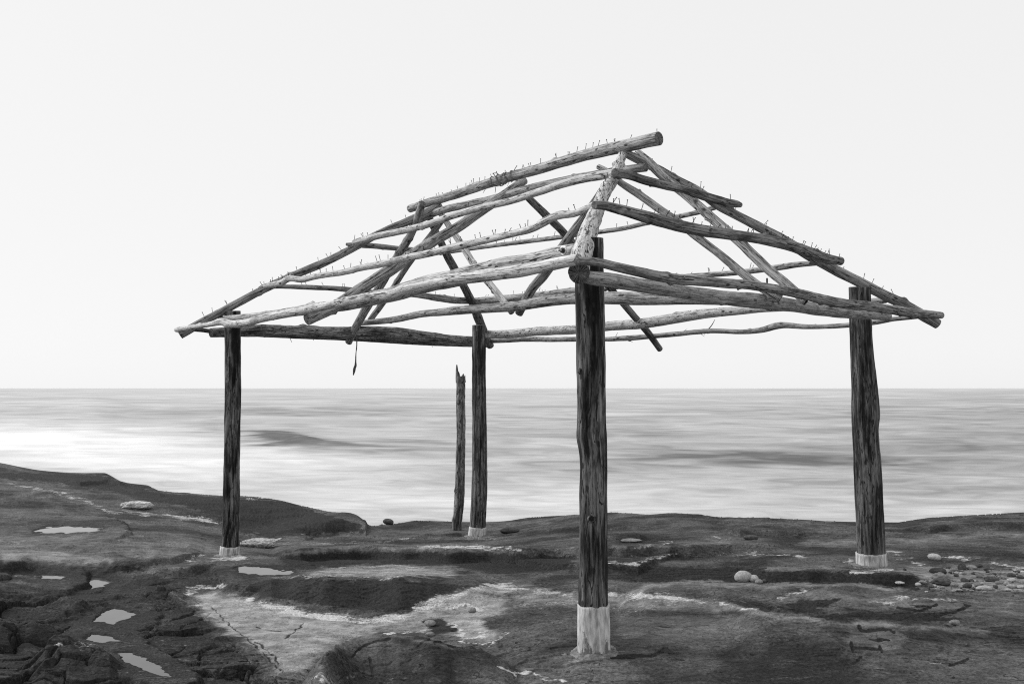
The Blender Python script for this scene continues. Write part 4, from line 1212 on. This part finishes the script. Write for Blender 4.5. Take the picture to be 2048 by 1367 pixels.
member('strut', [(1228, 345, 7), (1200, 387, 7.5), (1172, 429, 8.3), (1147, 462, 9), (1131, 485, 9.5), (1089, 548, 10), (1067, 574, 9.5), (1055, 593, 9.2), (1038, 627, 8)], M_DARK, ends=(on_plane(1228, 345, RIDGE[0], RIDGE[1]), on_plane(1038, 627, *[RIDGE[0] + (.11 if RIDGE[1][1] > 0 else -.11) * RIDGE[1], RIDGE[1]])), plane='RIDGE', knots=4)


# bolts through the plates
def disc(c, n, r, h, seg=20, hole=0.0):
    n = unit(n)
    a = unit(np.cross(n, UP)); b = np.cross(n, a)
    V, Fc = [], []
    for k in range(seg):
        th = 2 * math.pi * k / seg
        e = math.cos(th) * a + math.sin(th) * b
        V += [c + e * r, c + e * r + n * h * .8, c + e * r * .88 + n * h]
    V.append(c + n * h)
    for k in range(seg):
        k2 = (k + 1) % seg
        Fc += [(3 * k, 3 * k2, 3 * k2 + 1, 3 * k + 1), (3 * k + 1, 3 * k2 + 1, 3 * k2 + 2, 3 * k + 2), (3 * k + 2, 3 * k2 + 2, len(V) - 1)]
    return np.array(V), Fc


def bolt(px, py, plane, out, parent, r):
    p0, n = BEAM[plane]
    c = on_plane(px, py, p0 + n * out, n)
    V, Fc = disc(c, n, r, .006)
    w = link('washer', mesh_from('washer', V, Fc, [M_STEEL], smooth=False, origin=c), parent, c)
    V, Fc = disc(c + n * .006, n, r * .58, .014, 6)
    link('nut', mesh_from('nut', V, Fc, [M_NAIL], smooth=False, origin=c), parent, c)
    V, Fc = disc(c + n * .02, n, r * .3, .03, 10)
    link('bolt', mesh_from('bolt', V, Fc, [M_STEEL], smooth=False, origin=c), parent, c)


bolt(1127, 501, 'FL', .04, bo, .030)
frb = [o for o in bpy.data.objects if o.name.startswith('wall_beam')]
bolt(1219, 551, 'FR', .004, frb[1], .014)
# the bolt standing up from the far plate
pb = at(1534, 556, 7.6)
V, Fc, mi, G, _ = tube([pb - UP * .10, pb - UP * .04, pb], [.008, .008, .008], seg=8, step=.02)
link('bolt', mesh_from('bolt', V, Fc, [M_NAIL], None, G, origin=pb), frb[1], pb)

# nails: a head on a thin shank
prof = [(.0025, -.02), (.0025, .046), (.0050, .047), (.0050, .050), (.0, .0505)]      # one lathed piece: shank and head
nv, nf = [], []
for r_, z_ in prof[:-1]:
    nv += [(r_ * math.cos(2 * math.pi * k / 8), r_ * math.sin(2 * math.pi * k / 8), z_) for k in range(8)]
nv.append((0, 0, prof[-1][1]))
for a in range(len(prof) - 2):
    nf += [(a * 8 + k, a * 8 + (k + 1) % 8, (a + 1) * 8 + (k + 1) % 8, (a + 1) * 8 + k) for k in range(8)]
nf += [((len(prof) - 2) * 8 + k, (len(prof) - 2) * 8 + (k + 1) % 8, len(nv) - 1) for k in range(8)]
nv = np.array(nv)
nail_me = mesh_from('nail', nv, nf, [M_NAIL])
items = []
for (o, p, r, tdir, plane, sd_) in NAILS:
    rr = np.random.default_rng(sd_)
    nrm = PL[plane][1] if plane in PL else UP
    base = unit(.45 * nrm + UP * .8)
    base = unit(base - tdir * np.dot(base, tdir) * .8)
    d = unit(base + rr.normal(size=3) * np.array([.24, .24, .05]) + (rr.random() < .1) * rr.normal(size=3) * .5)
    pos = p + base * r * .97
    length = rr.choice([.45, .6, .7, .8, .9, 1.05]) * rr.uniform(.85, 1.1)
    if rr.random() < .16:
        continue
    items.append((length * 50 / pos[1], o, pos, d, length))
items.sort(key=lambda t: -t[0])
bulkV, bulkF = [], []
for k, (sz, o, pos, d, ln) in enumerate(items):
    qd = Vector(d).to_track_quat('Z', 'Y')
    if k < 100:
        n_ = link('nail', nail_me, o, pos)
        n_.rotation_mode = 'QUATERNION'
        n_.rotation_quaternion = qd
        n_.scale = (1, 1, ln)
    else:
        Mx = np.array(qd.to_matrix())
        off = sum(len(v) for v in bulkV)
        bulkV.append((nv * np.array([1, 1, ln])) @ Mx.T + pos)
        bulkF += [tuple(i + off for i in f) for f in nf]
if bulkV:
    V = np.vstack(bulkV); mid = V.mean(0)
    link('nails', mesh_from('nails', V, bulkF, [M_NAIL], origin=mid), root, mid, kind='stuff')

# twine knotted round the ridge
ti = [i for i in range(len(rcl[0])) if 985 < project(*rcl[0][i])[0] < 1035]
parts = []
rs = np.random.default_rng(77)
ci = ti[len(ti) // 2]
for k in range(4):
    i0 = ti[0] + int(k * len(ti) / 4.5)
    pts, th0 = [], rs.uniform(0, 6)
    for q_ in np.linspace(0, 1, 14):
        i = int(np.clip(i0 + q_ * len(ti) * .3, 0, len(rcl[0]) - 1))
        th = th0 + q_ * 6.0
        pts.append(rcl[0][i] + (rcl[1][i] + .006) * (math.cos(th) * rcl[3][i] + math.sin(th) * rcl[4][i]))
    v, f, m, g, _ = tube(pts, [.004] * len(pts), seg=6, step=.02, wob=.2)
    parts.append((v, f, m, g))
yr = rcl[0][ci][1]
for pts in ([(1034, 331), (1024, 348), (1015, 372)], [(986, 346), (995, 360), (1001, 372), (1012, 366)], [(985, 347), (992, 346), (1000, 350)], [(1007, 345), (1000, 362), (998, 370)], [(1022, 352), (1008, 364), (1000, 372)], [(978, 362), (972, 376), (966, 386)], [(990, 372), (991, 380), (990, 386)]):
    pp = [at(a, b, yr - .09) for a, b in pts]
    v, f, m, g, _ = tube(pp, [.004, .0035, .002][:len(pp)] if len(pp) == 3 else [.005] * len(pp), seg=6, step=.02, wob=.2)
    parts.append((v, f, m, g))
V, Fc, mi, G = join(parts)
mid = V.mean(0)
link('twine', mesh_from('twine', V, Fc, [M_TWINE], None, G, origin=mid), rp, mid, label='frayed twine knotted round the ridge pole')

# ------------------------------------------------------------------ other things
# broken pole beside the far post
P = [at(914.5, 1060, 12.9), at(914.5, 1052, 12.9), at(918, 1006, 12.9), at(921, 936, 12.9), at(922, 866, 12.9), at(921.5, 800, 12.9), at(922, 757, 12.9)]
R = np.array([9.3, 9.3, 9.5, 9.2, 9, 8.8, 8.8]) * 12.9 / FPX
seg = 26
th = np.linspace(0, 2 * math.pi, seg, endpoint=False)
jag = np.abs(.05 * noise2(th * 2.3, th * 0 + 4.2)) + .02
V, Fc, mi, G, cl = tube(P, R, seg=seg, seed=99, wob=.12, step=.03, knots=7, fine=.07, jag=jag)
parts = [(V, Fc, [0] * len(mi), G)]
for pts, rr in (([(915.5, 765), (914.5, 750), (913.5, 729)], [4, 3.4, 1.0]), ([(917, 762), (917, 748), (915.5, 741)], [3.2, 2.6, .8]), ([(924, 764), (925.5, 752), (927, 747)], [4, 2.6, .8]), ([(929, 764), (929, 756), (930, 750)], [2.5, 2, .6])):
    v, f, m, g, _ = tube([at(a, b, 12.9) for a, b in pts], np.array(rr) * 12.9 / FPX, seg=9, seed=5, step=.02, wob=.25)
    parts.append((v, f, [0] * len(f), g))
V, Fc, mi, G = join(parts)
org = at(914.5, 1056, 12.9)
link('broken_pole', mesh_from('broken_pole', V, Fc, [M_BARK, M_END], mi, G, origin=org), loc=org, label='thin broken wooden pole with a splintered top, standing beside the farthest pavilion post', cat='pole')

# strip of bark hanging from the left beam
yb = on_plane(713, 672, *BEAM['LB'])[1]
pts = [(714, 672, 1.2), (713.5, 690, 1.1), (712, 706, 1.0), (711.5, 720, 1.3), (711, 730, 2.2), (709, 738, 2.8), (708, 744, 2.0), (706.5, 750, .8)]
V, Fc, mi, G, _ = tube([at(a, b, yb - .12) for a, b, r in pts], [r * yb / FPX for a, b, r in pts], seg=8, seed=8, step=.02, wob=.3, fine=.1)
org = at(714, 672, yb - .12)
link('bark_strip', mesh_from('bark_strip', V, Fc, [M_FIBRE], None, G, origin=org), loc=org, label='thin dark bark strip dangling from the left end beam of the pavilion', cat='bark strip')


# stones
def stonemat(name, lo, hi, speck=0.0):
    M = NT(name)
    tc = M.n('ShaderNodeTexCoord').outputs['Object']
    n = M.noise(tc, 9, 6, .65); f = M.noise(tc, 70, 5, .7)
    v = M.mix(M.ramp(n, .3, .7), lo, hi)
    v = M.math('MULTIPLY', v, M.ramp(f, .3, .7, .8, 1.18))
    if speck:
        v = M.mix(M.ramp(M.noise(tc, 26, 6, .75), .56, .66, 0, speck), v, .05)
    v = M.math('MULTIPLY', v, M.ramp(M.n('ShaderNodeObjectInfo').outputs['Random'], 0, 1, .75, 1.2, False))
    return M.done(v, .85, .25, M.bump(M.math('ADD', n, M.math('MULTIPLY', f, .4)), .006, .6))


M_ST = {'pale': stonemat('pale sea stone', .27, .43), 'mid': stonemat('grey sea stone', .14, .26), 'dark': stonemat('dark sea stone', .04, .09), 'crust': stonemat('barnacled stone', .2, .5, .85)}


def ico(n=3):
    import bmesh
    bm = bmesh.new()
    bmesh.ops.create_icosphere(bm, subdivisions=n, radius=1)
    V = np.array([v.co[:] for v in bm.verts]); Fc = [[v.index for v in f.verts] for f in bm.faces]
    bm.free()
    return V, Fc


ICO = {k: ico(k) for k in (3, 4, 5)}


def stone(px, py, rx, ry, tone, name, label, cat, group=None, rough=.12, seed=0, depth=1.0, tilt=0.0, sub=4, sink=.3):
    """a stone whose middle is seen at a photo pixel, half sizes in photo pixels"""
    b = hit(px, py + ry * .75)
    k = b[1] / FPX
    V, Fc = ICO[sub]
    o = np.random.default_rng(seed).uniform(0, 50, 3)
    d = 1 + rough * noise3(V[:, 0] * 1.1 + o[0], V[:, 1] * 1.1 + o[1], V[:, 2] * 1.1 + o[2]) + rough * .4 * noise3(V[:, 0] * 3 + o[1], V[:, 1] * 3 + o[2], V[:, 2] * 3)
    if tone == 'crust':
        d = d + .10 * noise3(V[:, 0] * 7 + o[1], V[:, 1] * 7 + o[2], V[:, 2] * 7)
    V = V * d[:, None] * np.array([rx * k, (rx * .55 + ry * .45) * k * depth, ry * k * 1.12])
    c, s = math.cos(tilt), math.sin(tilt)
    V = np.column_stack([V[:, 0] * c - V[:, 2] * s, V[:, 1], V[:, 0] * s + V[:, 2] * c])
    loc = np.array([b[0], b[1] + (rx * .3) * k * depth, b[2] + ry * k * (1 - sink)])
    loc[2] = max(loc[2], zground(loc[0], loc[1]) + ry * k * .35)
    return link(name, mesh_from(name, V, Fc, [M_ST[tone]]), loc=loc, label=label, cat=cat, group=group)


stone(1487, 1154, 17, 11, 'pale', 'cobble', 'largest pale rounded cobble lying on the rock between the front and right posts', 'stone', seed=1, rough=.08, tilt=.12)
stone(1508, 1157, 10, 6.5, 'pale', 'cobble', 'smaller pale cobble leaning against the largest white cobble', 'stone', seed=2, rough=.08)
stone(1519, 1163, 8, 4.5, 'mid', 'cobble', 'small grey cobble in front of the two pale cobbles', 'stone', seed=3, rough=.08)
stone(1529, 1162, 5, 3.5, 'dark', 'cobble', 'tiny dark stone at the right end of the row of pale cobbles', 'stone', seed=4)
stone(776, 1044, 10, 5.5, 'dark', 'rock', 'small dark rock perched on the sea edge left of the broken pole', 'rock', seed=5, rough=.2, tilt=-.2)
stone(270, 1012, 31, 7.5, 'crust', 'rock', 'flat white barnacled rock on the raised ledge left of the left post', 'rock', seed=6, rough=.2, sub=5)
stone(512, 1087, 34, 8, 'crust', 'rock', 'low crusty pale rock right beside the foot of the left post', 'rock', seed=7, rough=.2, sub=5)
stone(1018, 1061, 19, 6, 'dark', 'rock', 'low dark rock right of the farthest pavilion post', 'rock', seed=8, rough=.2)
stone(1504, 1075, 14, 5, 'dark', 'rock', 'dark flat rock sitting in a hollow between the front and right posts', 'rock', seed=9, rough=.18)
stone(1264, 1081, 22, 3.2, 'mid', 'rock', 'thin flat pale slab lying on the ledge just right of the front post', 'rock', seed=10, rough=.15)
stone(860, 1247, 11, 6, 'mid', 'cobble', 'round grey cobble in the dark hollow beside the pale salt crust', 'stone', seed=11, rough=.1)
stone(860, 1268, 9, 4, 'mid', 'cobble', 'flat grey pebble just behind the top of the foreground boulder', 'stone', seed=12, rough=.1)
stone(944, 1220, 8, 5, 'mid', 'cobble', 'small grey stone on the swirling pale crust left of the front post', 'stone', seed=13, rough=.15)
stone(1911, 1247, 10, 5, 'mid', 'cobble', 'small wedge shaped stone on the edge of the right foreground slab', 'stone', seed=14, rough=.25)
stone(1871, 1114, 13, 6.5, 'pale', 'cobble', 'single pale oval cobble lying on dark rock above the pebble patch', 'stone', seed=15, rough=.08, tilt=-.1)
GRP = 'beach pebbles right of the right post'
for i, (x, y, rx, ry, tone, lb) in enumerate([
        (1878, 1142, 15, 7, 'dark', 'dark humped stone at the upper left of the pebble patch'),
        (1882, 1150, 12, 5, 'mid', 'grey stone tucked under the dark humped stone in the pebble patch'),
        (1925, 1133, 8, 8, 'dark', 'upright dark stone at the back of the pebble patch'),
        (1945, 1135, 11, 5, 'mid', 'wide grey stone beside the upright dark stone'),
        (1887, 1163, 19, 7.5, 'dark', 'largest long dark stone at the left of the pebble patch'),
        (1972, 1176, 14, 5, 'pale', 'long pale flat stone at the front of the pebble patch'),
        (2014, 1166, 5, 4, 'pale', 'small bright white pebble at the right of the pebble patch'),
        (1986, 1158, 14, 6, 'dark', 'broad dark stone in the middle of the pebble patch'),
        (1800, 1168, 9, 2.5, 'pale', 'thin pale flat pebble at the far left below the right post')]):
    stone(x, y, rx, ry, tone, 'pebble', lb, 'pebble', GRP, seed=40 + i, rough=.22, sink=.45)
fill = [(1960, 1131, 7, 4, 'dark'), (1908, 1139, 8, 4, 'mid'), (1976, 1138, 9, 4, 'dark'), (2024, 1150, 10, 5, 'dark'), (2024, 1159, 9, 4, 'pale'), (2025, 1172, 11, 4.5, 'pale'), (1932, 1160, 10, 4.5, 'dark'), (1936, 1171, 11, 5, 'dark'), (1910, 1170, 9, 5, 'mid'),
        (1847, 1165, 9, 4, 'mid'), (1837, 1168, 7, 4, 'pale'), (1810, 1138, 4, 3, 'dark'), (2000, 1165, 9, 4, 'mid'), (2018, 1180, 10, 3.5, 'pale'), (2042, 1153, 8, 4.5, 'dark'), (2043, 1173, 9, 4, 'pale'), (1923, 1146, 4, 3, 'pale'), (1920, 1181, 7, 3, 'pale'),
        (1955, 1170, 7, 4, 'mid'), (1868, 1172, 6, 3, 'pale'), (1885, 1175, 7, 3, 'mid'), (1960, 1152, 7, 4, 'mid'), (2008, 1155, 7, 4, 'mid'), (1897, 1135, 6, 3, 'dark'), (1950, 1146, 6, 3, 'dark'), (1995, 1146, 6, 3, 'mid'), (2035, 1143, 6, 3, 'dark'), (2045, 1163, 6, 4, 'mid')]
rs = np.random.default_rng(21)
fill = [(a, b, c * .85, d * .85, e) for a, b, c, d, e in fill]
while len(fill) < 150:
    x, y = rs.uniform(1850, 2075), rs.uniform(1134, 1184)
    if y < 1134 + max(0, 1915 - x) * .35 or all(abs(x - f[0]) > (f[2]) * .8 or abs(y - f[1]) > f[3] * .8 for f in fill) is False:
        if rs.random() < .9:
            continue
    r = rs.choice([1.6, 2.2, 2.8, 3.5, 4.5]) * rs.uniform(.8, 1.2)
    fill.append((x, y, r, r * rs.uniform(.45, .7), rs.choice(['pale', 'mid', 'mid', 'dark', 'dark'])))
TL = {'pale': 'small pale rounded pebble strewn in the pebble patch right of the right post', 'mid': 'small grey rounded pebble strewn in the pebble patch right of the right post', 'dark': 'small dark rounded pebble strewn in the pebble patch right of the right post'}
for i, (x, y, rx, ry, tone) in enumerate(fill):
    stone(x, y, rx, ry, tone, 'pebble', TL[tone], 'pebble', GRP, seed=100 + i, rough=.26, sink=.38, sub=3, tilt=rs.normal() * .15)
